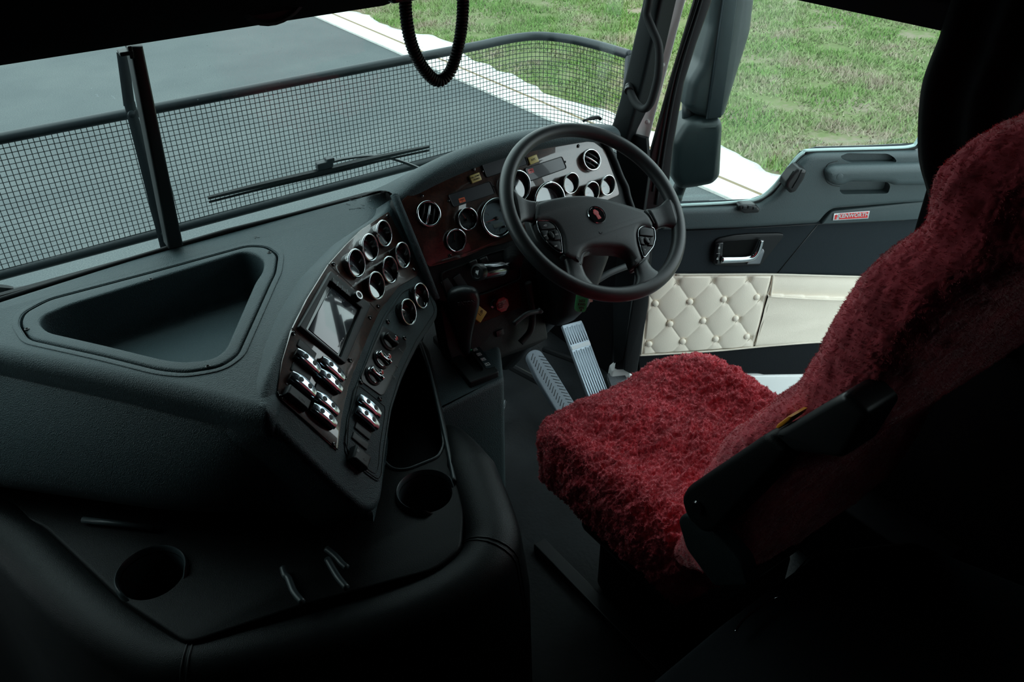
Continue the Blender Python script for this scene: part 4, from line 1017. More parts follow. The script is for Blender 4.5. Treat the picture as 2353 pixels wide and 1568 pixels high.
b = MB(); q = fil(CF.uvs(bin_), .012, 3); b.ring(CF, inset(ccw(q), -.006), ccw(q), -.002, .004, r=.0025); b.obj('tray_rim', RIMP, t, smooth=60)
b = MB(); b.tube([CF.w(*CF.uv(x, y), .004) for x, y in cr([(965, 790), (985, 850), (1010, 950), (1032, 1050), (1044, 1110)], 6)], .0045, seg=8); b.obj('edge_ridge', RIMP, t, smooth=180)
for (c, r_, a0, a1) in ((cu1, r1, -30, 265), (cu2, r2, -55, 225)):
    b = MB(); G = []; N_ = 56
    for i in range(N_+1):
        a_ = math.radians(a0+(a1-a0)*i/N_); dz = 0.006
        e = min(i, N_-i)/5.0; dz = .008 if e >= 1 else .008*(e)-.012*(1-e)
        dr = A(math.cos(a_), math.sin(a_), 0); cc = CF.w(c[0], c[1], 0)
        G.append([cc+dr*(r_*k)+A(0, 0, z) for k, z in ((1.06, -.004), (1.04, dz+.001), (.995, dz+.004), (.95, dz+.001), (.915, -.01), (.90, -.09))])
    b.grid(G); b.obj('cup_holder', RIMP, t, smooth=60)
for p in ((360, 1372, .46),):
    b = MB(); b.lathe([(.014, 0), (.014, .012), (.010, .014), (.002, .014)], CF.w(cu2[0]+.01, cu2[1]-.02, -.11), (0, 0, 1), seg=18); b.obj('holder_peg', GREYB, t)
b = MB(); P = [zp(x, y, TZ+.01) for x, y in [(190, 1195), (260, 1203), (352, 1214)]]; b.tube(P, .006, seg=8); b.obj('front_ledge', RIMP, t, smooth=180)
for pl in ([(650, 1305), (655, 1322), (663, 1330), (675, 1360), (695, 1385)], [(750, 1262), (770, 1278), (785, 1295), (797, 1305)], [(752, 1285), (775, 1325), (797, 1352)]):
    b = MB(); b.tube(cr([zp(x, y, TZ+.012) for x, y in pl], 5), .006, seg=8); b.obj('latch_bar', RIMP, t, smooth=180)
# padded leather roll round the console
t = thing('padded_console_edge', (-.2, -.35, .3), 'thick black leather-covered roll with stitched seams around the centre console', 'padded trim')
rp = [(1030, 985, .50), (1052, 1030, .50), (1085, 1110, .495), (1118, 1200, .49), (1128, 1265, .485), (1090, 1330, .48), (980, 1400, .475), (800, 1462, .47), (600, 1510, .47), (470, 1530, .47), (380, 1520, .47), (270, 1455, .475), (150, 1350, .48), (60, 1260, .485), (-20, 1205, .49), (-150, 1170, .49), (-400, 1120, .49)]
P = cr([zp(x, y, z) for x, y, z in rp], 8)
rr = [.012+.046*min(1, i/14) for i in range(len(P))]
b = MB(); G = []
for i, p in enumerate(P):
    tt = nrm((P[min(i+1, len(P)-1)]-P[max(i-1, 0)])*A(1, 1, 0)); sd = A(tt[1], -tt[0], 0); sd = -sd
    r_ = rr[i]; row = []
    if np.dot(sd, p-A(-.35, -.05, 0)) < 0: sd = -sd
    for k in range(11):
        q = math.pi*(1-k/10*1.0); row.append(p+sd*(-math.cos(math.pi*(k/10)) * r_)+A(0, 0, math.sin(math.pi*k/10)*r_*.9))
    row = row+[p+sd*r_*1.25+A(0, 0, -.12), p+sd*r_*1.4+A(0, 0, -.47)]
    row = [p+sd*(-r_)+A(0, 0, -.05)]+row
    G.append(row)
b.grid(G); b.cap(G[0], None, False); b.obj('leather_roll', LEATH, t, smooth=180)
for (x, y, z) in ((1112, 1285, .48), (455, 1530, .47)):
    tgt = zp(x, y, z); i = int(np.argmin([np.linalg.norm(p-tgt) for p in P]))
    for di in (0, 1):
        b = MB(); b.tube([G[i+di][k]*1.0+A(0, 0, .0005) for k in range(1, 13)], .0016, seg=6); b.obj('stitched_seam', BLACK, t, smooth=180)

# ------------------------------------------------------------------ pedals
PB = Fr(zp(1390, 880, .10), (0, -.62, .78), (0, 1, 0))
t = thing('accelerator_pedal', PB.w(0, 0, -.03), 'long grey ribbed metal accelerator pedal, the right one of the two pedals', 'pedal')
ap = [(1292, 748), (1336, 736), (1341, 746), (1392, 884), (1410, 935), (1370, 950), (1350, 905)]
b = MB(); b.plate(PB, fil(PB.uvs(ap), .003, 2), -.012, .0, r=.002); b.obj('plate', STEEL, t, smooth=40)
def lerp(a, b, s): return (a[0]+(b[0]-a[0])*s, a[1]+(b[1]-a[1])*s)
for s0, s1 in ((.02, .245), (.325, 1.0)):
    for k in range(8):
        w = (k+.5)/8; T0, T1 = lerp((1294, 750), (1337, 739), w), lerp((1362, 928), (1402, 910), w)
        a_, c_ = lerp(T0, T1, s0+.012*(k % 2 == 0)), lerp(T0, T1, s1)
        b = MB(); b.tube([PB.w(*PB.uv(*a_), .001), PB.w(*PB.uv(*c_), .001)], .0024, seg=8); b.obj('rib', STEEL, t, smooth=180)
b = MB(); b.plate(PB, PB.uvs([lerp((1294, 750), (1362, 928), .262), lerp((1337, 739), (1402, 910), .262), lerp((1337, 739), (1402, 910), .31), lerp((1294, 750), (1362, 928), .31)]), 0, .0015); b.obj('plain_band', mat('pedal_band', (.42, .44, .46), .5, .4), t, smooth=0)
b = MB(); c = PB.w(*PB.uv(1345, 820), -.05); b.tube([c, c+A(0, .18, -.05)], .01, seg=8); b.obj('pedal_arm', BLACK, t)
PB2 = Fr(zp(1296, 935, .10), (0, -.62, .78), (0, 1, 0))
t = thing('brake_pedal', PB2.w(0, 0, -.03), 'long blue-grey rubber brake pedal with herringbone grooves, left of the metal one', 'pedal')
bp_ = [(1211, 822), (1216, 808), (1230, 802), (1244, 806), (1252, 818), (1275, 850), (1318, 920), (1345, 965), (1300, 985), (1278, 945), (1232, 868)]
b = MB(); b.plate(PB2, fil(PB2.uvs(bp_), .008, 3), -.016, .0, r=.006, seg=4); b.obj('rubber_pad', PEDR, t, smooth=50)
b = MB()
for k in range(19):
    s_ = k/18
    cL = lerp((1229, 814), (1314, 950), s_)
    for sg, dx, dy in ((-1, -9, -6), (1, 13, 2)):
        st = (cL[0]+(4 if sg > 0 else -3), cL[1]+(3 if sg < 0 else -3)); en = (st[0]+dx, st[1]+(-14 if sg < 0 else 8))
        if sg > 0 and k < 1: continue
        st = (cL[0]-4, cL[1]-1) if sg < 0 else (cL[0]+4, cL[1]-3); en = (st[0]-4.3, st[1]+14.8) if sg < 0 else (st[0]+15, st[1]+3)
        b.tube([PB2.w(*PB2.uv(*st), .0002), PB2.w(*PB2.uv(*en), .0002)], .0011, seg=5)
b.obj('grooves', BLACK, t, smooth=180)
b = MB(); c = PB2.w(*PB2.uv(1262, 870), -.05); b.tube([c, c+A(0, .2, -.04)], .012, seg=8); b.obj('pedal_arm', BLACK, t)
b = MB(); b.tube(cr([zp(x, y, .06) for x, y in [(1160, 922), (1156, 938), (1148, 952), (1140, 958)]], 5), .007, seg=8)
tag(b.obj('floor_lever', mat('worn_steel', (.35, .38, .4), .3, 1.0), None, smooth=180), 'short bright metal lever near the floor beside the gear selector housing', 'lever')
# grating step at the sill and bright hinge pieces
b = MB(); f = Fr((0, 0, .02), (0, 0, 1), (0, 1, 0)); b.plate(f, f.uvs([(1395, 862), (1428, 850), (1440, 872), (1405, 890)]), -.02, .004)
b.obj('sill_plate', mat('sill_grip', (.10, .11, .12), .6, bump=1.0, scale=150), None, smooth=0); tag(bpy.data.objects['sill_plate'], 'small dotted grip plate on the sill between pedals and door', 'sill plate')

# ------------------------------------------------------------------ driver's door, standing open
DF = Fr((.965, .285, .8), (-.5, -.866, 0), (0, 0, 1))
t = thing('door_1', DF.w(0, 0, -.5), 'open driver door', 'door'); del t['label']; del t['category']; t['kind'] = 'structure'
Z6 = lambda X, Y: (1400+.3571*X, 320+.3571*Y)
D = lambda pts, h=0.0: DF.uvs([Z6(*p) for p in pts], h)
# door shell under the window line
glz = [(1640, -90), (1640, 0), (1600, 100), (1572, 190), (1548, 330), (1532, 468), (1560, 472), (1735, 466), (1765, 455), (1790, 430), (1828, 378), (1848, 355), (1885, 345), (2000, 342), (2085, 338), (2112, 326), (2150, 250), (2190, -90)]
sh = [(1500, 400), (1532, 473), (1560, 478), (1735, 472), (1768, 460), (1795, 434), (1833, 382), (1852, 361), (1888, 350), (2000, 347), (2085, 343), (2330, 330), (2330, 860), (1960, 862), (1455, 868), (1475, 690), (1485, 560)]
b = MB(); b.plate(DF, DF.uvs(sh), -.045, -.012); b.obj('door_shell', DOORF, t, smooth=30)
# upper frame at the front and top of the window
b = MB()
b.plate(DF, fil(DF.uvs([(1602, -120), (1597, 0), (1540, 190), (1497, 345), (1478, 410), (1476, 520), (1453, 690), (1438, 800), (1432, 850), (1462, 866), (1490, 700), (1500, 560), (1532, 472), (1548, 330), (1572, 190), (1600, 100), (1636, 0), (1636, -120)]), .004, 2), -.014, .004, r=.005); b.obj('window_frame', BLACK, t, smooth=40)
b = MB()
for pl, r_ in (([(1626, -60), (1612, 0), (1560, 170), (1530, 320), (1508, 470)], .0045), ([(1618, -60), (1604, 0), (1550, 172), (1520, 320), (1500, 440)], .0035)):
    P = cr([DF.w(*DF.uv(x, y, .006), .006) for x, y in pl], 5); b.tube(P, r_, seg=8)
b.obj('frame_seal', VINYL2, t, smooth=180)
b = MB(); q = DF.uvs([(1532, 479), (1557, 478), (1688, 472), (1745, 464), (1780, 440), (1809, 405), (1834, 373), (1852, 357), (1872, 351), (2043, 346), (2095, 342), (2112, 332), (2140, 290)])
b.tube(cr([DF.w(u, v, -.002) for u, v in q], 4), .0048, seg=8); b.obj('glass_seal', RUBBER, t, smooth=180)
b = MB(); q = DF.uvs([(1532, 473), (1557, 472), (1686, 465), (1741, 456), (1774, 432), (1803, 397), (1828, 365), (1846, 350), (1868, 345), (2043, 340), (2093, 336), (2106, 326), (2125, 290)], 0)
b.tube(cr([DF.w(u, v, 0) for u, v in q], 4), .0046, seg=8); b.obj('outer_sill_edge', SEALT, t, smooth=180)
b = MB(); b.plate(DF, DF.uvs(glz), -.030, -.026); b.obj('door_glass', GLASS, t, smooth=0)
# moulded waist trim
wt = [(330, 470), (370, 456), (835, 440), (975, 425), (1066, 368), (1125, 296), (1176, 226), (1228, 155), (1278, 112), (1335, 97), (1975, 82), (2600, 70), (2600, 380), (1900, 415), (1440, 452), (1400, 480), (1345, 545), (900, 572), (480, 588), (330, 590)]
b = MB(); b.plate(DF, fil(D(wt, .018), .012, 3), -.02, .022, r=.016, seg=6); tm = b.obj('waist_trim', DOORP, t, smooth=50)
cm = MB(); cm.plate(DF, fil(D([(1485, 112), (1540, 98), (1800, 98), (1835, 118), (1850, 142), (1835, 155), (1560, 158), (1515, 140)], .022), .008, 3), -.004, .06); cut(tm, cm)
cm = MB(); cm.plate(DF, fil(D([(1480, 330), (1490, 290), (1530, 278), (1790, 275), (1810, 300), (1795, 350), (1500, 355)], .022), .008, 3), -.008, .06); cut(tm, cm)
b = MB(); b.plate(DF, fil(D([(1392, 205), (1440, 178), (1600, 172), (2500, 150), (2500, 300), (1830, 300), (1800, 278), (1540, 278), (1500, 300), (1450, 300), (1400, 265)], .04), .014, 4), .010, .050, r=.020, seg=6); ar = b.obj('pull_handle', DOORP, t, smooth=60)
b = MB(); u, v = D([(1485, 243)], .051)[0]; b.lathe([(.0095, -.001), (.0098, .0006), (.009, .001), (.0001, .001)], DF.w(u, v, .050), DF.n, seg=24); b.obj('screw_cover', DOORP, ar)
b = MB(); q = D([(1470, 140), (1410, 160), (1390, 205), (1395, 265), (1430, 295), (1485, 305)], .023); b.tube(cr([DF.w(u, v, .0225) for u, v in q], 5), .0010, seg=5); b.obj('joint_line', BLACK, ar, smooth=180)
# speaker-like grab block on the slope
b = MB(); b.plate(DF, fil(D([(1170, 215), (1215, 178), (1268, 196), (1250, 250), (1195, 335), (1160, 345), (1125, 305), (1130, 270)], .045), .006, 3), .01, .055, r=.010, seg=4); gb = b.obj('corner_vent', BLACK, t, smooth=50)
b = MB()
for pl in ([(1185, 205), (1160, 245), (1145, 270)], [(1240, 195), (1215, 250), (1175, 315)]):
    b.tube([DF.w(*D([p], .055)[0], .0553) for p in pl], .0016, seg=5)
b.obj('vent_slit', DARK, gb, smooth=180)
# window switch pod
b = MB(); b.plate(DF, fil(D([(832, 432), (862, 422), (942, 424), (972, 452), (966, 476), (872, 482), (838, 462)], .038), .006, 3), .01, .038, r=.006, seg=4); sp = b.obj('window_switches', BLACK, t, smooth=50)
for c in ((872, 440), (905, 438), (938, 446)):
    u, v = D([c], .04)[0]; f = DF.at(u, v, .037); b = MB(); b.plate(f, fil([(-.0055, -.0045), (.0055, -.0045), (.0055, .0045), (-.0055, .0045)], .001, 1), 0, .004, r=.001); b.obj('switch', GREYB, sp, smooth=40)
# raised badge panel
b = MB(); b.plate(DF, fil(D([(1360, 545), (1425, 465), (1450, 458), (1900, 410), (2500, 350), (2500, 480), (1900, 520)], 0), .004, 2), -.02, .004, r=.004); b.obj('badge_panel', DOORP, t, smooth=40)
bq = [(1445, 478), (1675, 462), (1666, 510), (1437, 523)]
b = MB(); b.plate(DF, D(bq, .006), .003, .0075, r=.001); bdg = b.obj('name_badge', SILV, t, smooth=30)
b = MB(); b.plate(DF, D([(1484, 480), (1669, 467), (1662, 505), (1478, 516)], .008), .007, .0085); b.obj('red_field', REDBADGE, bdg, smooth=0)
u, v = D([(1572, 491)], .009)[0]; u0, v0 = D([(1490, 496)], .009)[0]; rt = math.atan2(v-v0, u-u0)
b = MB(); text_mb(b, 'KENWORTH', DF, u, v, .0175, h=.0090, rot=rt, sx=.94, bold=.0005); b.obj('badge_letters', SILV, bdg, smooth=0)
b = MB(); u, v = D([(1460, 500)], .009)[0]; b.lathe([(.0045, .0), (.0045, .001), (.0001, .001)], DF.w(u, v+.002, .0075), DF.n, seg=16); b.plate(DF, [(u-.003, v-.009), (u+.003, v-.009), (u+.003, v), (u-.003, v)], .0075, .0083); b.obj('badge_emblem', REDBADGE, bdg, smooth=0)
# seams of the fabric panel
b = MB()
for pl in ([(1345, 548), (1080, 868)], [(480, 588), (900, 574), (1345, 548)], [(1345, 548), (1900, 522)]):
    b.tube([DF.w(*D([p], -.01)[0], -.0115) for p in pl], .0016, seg=6)
b.obj('panel_seam', BLACK, t, smooth=180)
# handle
hq = [(668, 720), (680, 655), (705, 638), (800, 618), (900, 609), (1090, 605), (1125, 612), (1112, 640), (975, 812), (800, 818), (690, 814), (664, 790)]
b = MB(); b.plate(DF, fil(D(hq, -.006), .006, 3), -.02, -.005, r=.003); hb = b.obj('handle_bezel', BLACK, t, smooth=40)
cm = MB(); cm.plate(DF, fil(D([(738, 662), (760, 655), (965, 640), (1000, 645), (985, 740), (960, 800), (725, 800)], -.006), .004, 2), -.05, .05)
b = MB(); b.plate(DF, fil(D([(738, 660), (962, 645), (905, 752), (728, 752)], -.004), .003, 2), -.008, -.0035); b.obj('handle_cup', DARK, hb, smooth=0)
b = MB(); G = []
ctl = [((722, 778), 26), ((800, 776), 25), ((880, 772), 24), ((925, 760), 24), ((950, 735), 22), ((965, 700), 20), ((975, 668), 19), ((980, 650), 18)]
pth = cr([DF.w(*D([p], .01)[0], .010) for p, _ in ctl], 5); wd2 = np.interp(np.linspace(0, 7, len(pth)), range(8), [w for _, w in ctl])
for i, p in enumerate(pth):
    tt = nrm(pth[min(i+1, len(pth)-1)]-pth[max(i-1, 0)]); sd = np.cross(DF.n, tt); w = wd2[i]*.3571*.00120
    G.append([p+sd*w*math.cos(q)+DF.n*.007*math.sin(q) for q in [2*math.pi*k/16 for k in range(16)]])
b.grid(G, cv=True, caps=True); b.obj('chrome_pull', CHROME, hb, smooth=180)
b = MB(); b.plate(DF, fil(D([(925, 765), (985, 700), (997, 720), (968, 800), (880, 803), (885, 790)], .0), .003, 2), -.006, .004, r=.002); b.obj('chrome_plate', mat('satin_chrome', (.30, .31, .33), .35, 1.0), hb, smooth=40)
b = MB(); b.plate(DF, fil(D([(684, 672), (734, 664), (722, 804), (678, 806), (674, 740)], .004), .003, 2), -.006, .006, r=.002); lk = b.obj('lock_buttons', GLOSSB, hb, smooth=40)
b = MB()
for (x, y) in ((708, 699), (697, 770)):
    u, v = D([(x, y)], .0065)[0]; f = DF.at(u, v, 0); b.plate(f, [(-.0028, -.003), (.0028, -.003), (.0028, .001), (-.0028, .001)], .006, .0064)
    b.tube([f.w(-.0018, .001, .0062), f.w(-.0018, .003, .0062), f.w(0, .0042, .0062), f.w(.0018, .003, .0062), f.w(.0018, .001, .0062)], .0005, seg=4)
u, v = D([(702, 736)], .0065)[0]; b.box(DF.w(u, v, .0062), (.0055, .0003, .0002), DF)
b.obj('lock_symbols', PRINT, lk, smooth=0)
# tufted cream pad
p00 = np.array(D([(298, 1062)])[0]); e1 = (np.array(D([(814, 1157)])[0])-np.array(D([(737, 1034)])[0])); e1 = (np.array(D([(474, 1306)])[0])-p00)/2
e2 = np.array(D([(257, 1322)])[0])-np.array(D([(392, 1192)])[0])
Mi = np.linalg.inv(np.stack([e1, e2], 1))
po = [(250, 880), (430, 872), (1055, 872), (1040, 1000), (1005, 1150), (938, 1322), (700, 1340), (310, 1364), (205, 1372), (240, 1050)]
tl_, tr_, bl_, br_ = D([(250, 872), (1056, 872), (203, 1394), (935, 1344)])
b = MB(); G = []; NX, NY = 240, 130
for i in range(NY+1):
    row = []
    for j in range(NX+1):
        s_, q_ = j/NX, i/NY
        u = (tl_[0]*(1-s_)+tr_[0]*s_)*(1-q_)+(bl_[0]*(1-s_)+br_[0]*s_)*q_; v = (tl_[1]*(1-s_)+tr_[1]*s_)*(1-q_)+(bl_[1]*(1-s_)+br_[1]*s_)*q_
        st = Mi@(np.array((u, v))-p00); a_, c_ = abs(math.sin(math.pi*st[0])), abs(math.sin(math.pi*st[1]))
        h = .006+.0065*(a_*c_)**.5
        dd = (a_*a_+c_*c_); h -= .008*math.exp(-dd*7)
        ed = min(s_, 1-s_, q_, 1-q_)
        h = h*min(1, (ed/.035+.15))
        row.append(DF.w(u, v, h-.008))
    G.append(row)
b.grid(G); pad_ = b.obj('tufted_pad', CREAM, t, smooth=180)
btn = [(298, 1062), (520, 1050), (737, 1034), (950, 1020), (392, 1192), (604, 1173), (814, 1157), (257, 1322), (474, 1306), (686, 1290), (886, 1273)]
for p in btn:
    u, v = D([p], .004)[0]; b = MB(); b.lathe([(.0088, -.010), (.0108, -.001), (.0095, .002), (.0056, .0042), (.0001, .005)], DF.w(u, v, .003), DF.n, seg=18); b.obj('button', CREAM, pad_)
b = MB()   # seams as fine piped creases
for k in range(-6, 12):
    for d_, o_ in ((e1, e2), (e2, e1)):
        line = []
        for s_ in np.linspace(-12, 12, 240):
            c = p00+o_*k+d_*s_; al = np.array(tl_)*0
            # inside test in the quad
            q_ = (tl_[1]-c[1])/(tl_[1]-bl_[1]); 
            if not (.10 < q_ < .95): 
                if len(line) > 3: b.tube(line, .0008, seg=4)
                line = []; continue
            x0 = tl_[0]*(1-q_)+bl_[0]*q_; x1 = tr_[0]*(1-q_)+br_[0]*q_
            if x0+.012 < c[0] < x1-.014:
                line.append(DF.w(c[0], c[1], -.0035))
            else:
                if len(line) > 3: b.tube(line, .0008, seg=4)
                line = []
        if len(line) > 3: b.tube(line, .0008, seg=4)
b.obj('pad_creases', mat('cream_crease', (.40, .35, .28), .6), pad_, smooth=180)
# plain pocket beside it
b = MB(); G = []
TL, TR, BL, BR = D([(1055, 872), (2350, 905), (934, 1344), (2350, 1262)])
for i in range(61):
    row = []
    for j in range(121):
        s_, q_ = j/120, i/60
        u = (TL[0]*(1-s_)+TR[0]*s_)*(1-q_)+(BL[0]*(1-s_)+BR[0]*s_)*q_; v = (TL[1]*(1-s_)+TR[1]*s_)*(1-q_)+(BL[1]*(1-s_)+BR[1]*s_)*q_
        lipq = .27+.06*math.sin(math.pi*min(s_*2.0, 1)*.5)
        h = .004*math.sin(math.pi*min(1, q_/.28)) if q_ < lipq else .008+.004*math.exp(-(q_-lipq)*20)-.003*noise.noise(Vector((s_*7+q_*3, q_*5, 2)))*min(1, (q_-lipq)*6)
        if q_ > .95: h *= (1-q_)/.05+.1
        row.append(DF.w(u, v, h-.006))
    G.append(row)
b.grid(G); pk = b.obj('door_pocket', CREAM, t, smooth=180)
b = MB(); i = lambda s_: (.27+.06*math.sin(math.pi*min(s_*2.0, 1)*.5))
P = []
for s_ in np.linspace(0, 1, 50):
    q_ = i(s_); P.append(DF.w((TL[0]*(1-s_)+TR[0]*s_)*(1-q_)+(BL[0]*(1-s_)+BR[0]*s_)*q_, (TL[1]*(1-s_)+TR[1]*s_)*(1-q_)+(BL[1]*(1-s_)+BR[1]*s_)*q_, .0075))
b.tube(P, .0022, seg=6); b.obj('pocket_piping', CREAM, pk, smooth=180)
b = MB()
for pl in ([(1056, 872), (1040, 1000), (1000, 1150), (940, 1325)], [(250, 1000), (240, 1060), (205, 1385)], [(195, 1392), (310, 1386), (700, 1362), (1190, 1318), (2300, 1240)], [(430, 874), (700, 872), (1056, 872), (1530, 885), (2300, 905)]):
    b.tube(cr([DF.w(*D([p], 0)[0], -.001) for p in pl], 6), .0034, seg=8)
b.obj('pad_piping', CREAMD, pad_, smooth=180)
b = MB(); b.plate(DF, D([(190, 1400), (700, 1372), (1190, 1328), (2400, 1240), (2400, 1560), (1060, 1560), (960, 1500), (200, 1560)]), -.03, -.004, r=.002); b.obj('carpet_panel', CARPET, t, smooth=30)
b = MB(); b.plate(DF, D([(100, 1570), (300, 1530), (2400, 1500), (2400, 1640), (100, 1700)]), -.05, .004, r=.004); b.obj('bottom_edge', WHITEP, t, smooth=30)
# hinge plates with slits of daylight
b = MB(); HF = Fr((.962, .30, .5), nrm((-.85, -.5, 0)), (0, 0, 1))
for y0, y1 in ((380, 423), (462, 520), (575, 640), (665, 690), (728, 755), (786, 850)):
    xa = 1487-(y0-380)*.13; xb = 1487-(y1-380)*.13
    b.plate(HF, HF.uvs([(xa-14, y0), (xa+14, y0), (xb+14, y1), (xb-14, y1)]), -.012, .0)
b.obj('hinge', BLACK, t, smooth=0, bev=.002)
b = MB()
for x, y in [(1450, 800), (1452, 780), (1455, 760), (1468, 560)]:
    b.lathe([(.005, 0), (.005, .003), (.0005, .004)], HF.w(*HF.uv(x, y, 0), 0), HF.n, seg=10)
b.obj('hinge_bolts', BLACK, t)

# ------------------------------------------------------------------ mirrors outside the door glass
MF = Fr(DF.w(.0, 0, -.32), DF.n, (0, 0, 1))
t = thing('wing_mirror', MF.w(.2, -.2, -.1), 'dark twin-housing wing mirror seen through the open door glass', 'mirror')
b = MB(); b.plate(MF, fil(MF.uvs([(1640, -150), (1634, 60), (1612, 150), (1588, 190), (1576, 250), (1600, 268), (1640, 278), (1668, 272), (1690, 200), (1728, 80), (1738, 0), (1738, -150)]), .014, 4), -.14, .0, r=.03, seg=5); b.obj('main_housing', MIRM, t, smooth=60)
b = MB(); b.plate(MF, fil(MF.uvs([(1576, 288), (1600, 276), (1658, 276), (1664, 290), (1658, 410), (1640, 428), (1600, 436), (1562, 440), (1546, 410), (1550, 330)]), .014, 4), -.12, .0, r=.028, seg=5); b.obj('lower_housing', MIRM, t, smooth=60)
b = MB(); b.tube([MF.w(*MF.uv(1592, 300), -.06), MF.w(*MF.uv(1592, 245), -.06)], .018, seg=10); b.tube(cr([MF.w(*MF.uv(1580, 430), -.06), MF.w(*MF.uv(1560, 480), -.05), MF.w(*MF.uv(1545, 560), -.02)], 5), .022, seg=10); b.obj('arm', BARM, t, smooth=180)
b = MB(); b.plate(MF, MF.uvs([(1668, -60), (1700, -60), (1655, 268), (1622, 272)]), .0, .012, r=.004); b.obj('housing_rib', BARM, t, smooth=40)

# ------------------------------------------------------------------ driver's seat
FUR = mat('red_sheepskin', (.55, .075, .098), .95, bump=1.0, scale=170, kind='noise', sheen=1.0, spec=.1, var=.45, vscale=16)
t = thing('driver_seat', (.48, -.4, 0), 'driver seat covered in deep red sheepskin with tall backrest and black armrest', 'seat')
def fluff(p, n, amp, k=1.0):
    v = Vector((p[0]*k, p[1]*k, p[2]*k))
    d = noise.noise(v*13)*.55+.8*noise.noise(Vector((v.x*34, v.y*60, v.z*40)))+.35*noise.noise(v*45+Vector((3, 1, 2)))
    r = 1-abs(noise.noise(Vector((v.x*75, v.y*110, v.z*90))+Vector((7, 2, 5))))*2.6
    r2 = 1-abs(noise.noise(v*190))*2.2
    return p+n*amp*(d*.9-.50*max(0, r)**3-.38*max(0, r2)**2)
def sup(q, e): return math.copysign(abs(math.cos(q))**e, math.cos(q)), math.copysign(abs(math.sin(q))**e, math.sin(q))
def fur_mesh(name, G, parent, amp, sub=0, cv=True):
    G = [[np.array(p, float) for p in row] for row in G]
    R, C_ = len(G), len(G[0]); out = []
    for i in range(R):
        row = []
        for j in range(C_):
            a_ = G[min(i+1, R-1)][j]-G[max(i-1, 0)][j]; c_ = (G[i][(j+1) % C_]-G[i][j-1]) if cv else (G[i][min(j+1, C_-1)]-G[i][max(j-1, 0)]); n = np.cross(c_, a_); l = np.linalg.norm(n)
            n = n/l if l > 1e-12 else A(0, 0, 1)
            row.append(fluff(G[i][j], n, amp))
        out.append(row)
    b = MB(); b.grid(out, cv=cv, caps=cv); return b.obj(name, FUR, parent, smooth=180)
# cushion: one sheet that rolls over its edges and hangs down as a skirt
sx0, sx1, sy0, sy1 = .205, .745, -.66, -.125
cxs, cys, hx, hy = (sx0+sx1)/2, (sy0+sy1)/2, (sx1-sx0)/2, (sy1-sy0)/2
G = []; NS = 330
for i in range(NS+1):
    row = []
    for j in range(NS+1):
        s_, q_ = (-1.5+3*i/NS), (-1.5+3*j/NS)
        p_ = max((abs(s_)**4.2+abs(q_)**4.2)**(1/4.2), 1e-6)
        if p_ < .74: g_ = p_; dz = 0
        elif p_ < 1.26: a_ = (p_-.74)/.52*math.pi/2; g_ = .74+.26*math.sin(a_); dz = .062*(1-math.cos(a_))
        else: g_ = 1.0-.10*(p_-1.26); dz = .062+(p_-1.26)*.26
        rx, ry = s_/p_*g_, q_/p_*g_
        x, y = cxs+hx*rx, cys+hy*ry
        zz = .508-dz+(1 if p_ < 1.26 else 0)*0
        kk = max(0, 1-max(0, p_-1.0)/.3)
        zz += kk*(.020*rx**4+.010*rx*rx-.012*(1-rx*rx)+.014*math.exp(-((ry-.55)/.3)**2)-.05*max(0, ry-.75))
        zz += kk*.006*math.sin(x*26+y*11)
        row.append((x, y, zz))
    G.append(row)
cush = fur_mesh('cushion', G, t, .0105, cv=False)
# backrest: rounded sections along the reclined spine
sil = [(-.555, .46), (-.575, .53), (-.592, .62), (-.603, .70), (-.628, .79), (-.667, .86), (-.700, .91), (-.735, .97), (-.752, 1.04), (-.768, 1.10), (-.785, 1.16), (-.812, 1.215), (-.836, 1.25), (-.832, 1.29), (-.838, 1.33), (-.868, 1.37), (-.915, 1.405), (-.965, 1.44), (-1.01, 1.465)]
sd_ = cr([A(0, y, z) for y, z in sil], 15)
G = []; n_ = len(sd_)
for i, p in enumerate(sd_):
    s_ = i/(n_-1)
    wx = .285 if s_ < .55 else .285-.08*((s_-.55)/.45)**1.2
    th = .085-.01*s_
    if i < 14: th *= .55+.45*i/14; wx *= .93+.07*i/14
    if i > n_-17: e = (n_-1-i)/16; th *= (.25+.75*math.sqrt(max(e, 0)*(2-max(e, 0)))); wx *= (.55+.45*math.sqrt(max(e, 0)*(2-max(e, 0))))
    cx_ = .50; cy = p[1]-th
    row = []
    for k in range(260):
        c, q = sup(2*math.pi*k/260, .62)
        x = cx_+wx*c; y = cy+th*q
        if q > 0: y -= .030*(1-min(1, (c*1.1)**2))   # dished between the bolsters
        row.append((x, y, p[2]-.15*(y-p[1])*1.0*0))
    G.append(row)
bkr = fur_mesh('backrest', G, t, .0045)
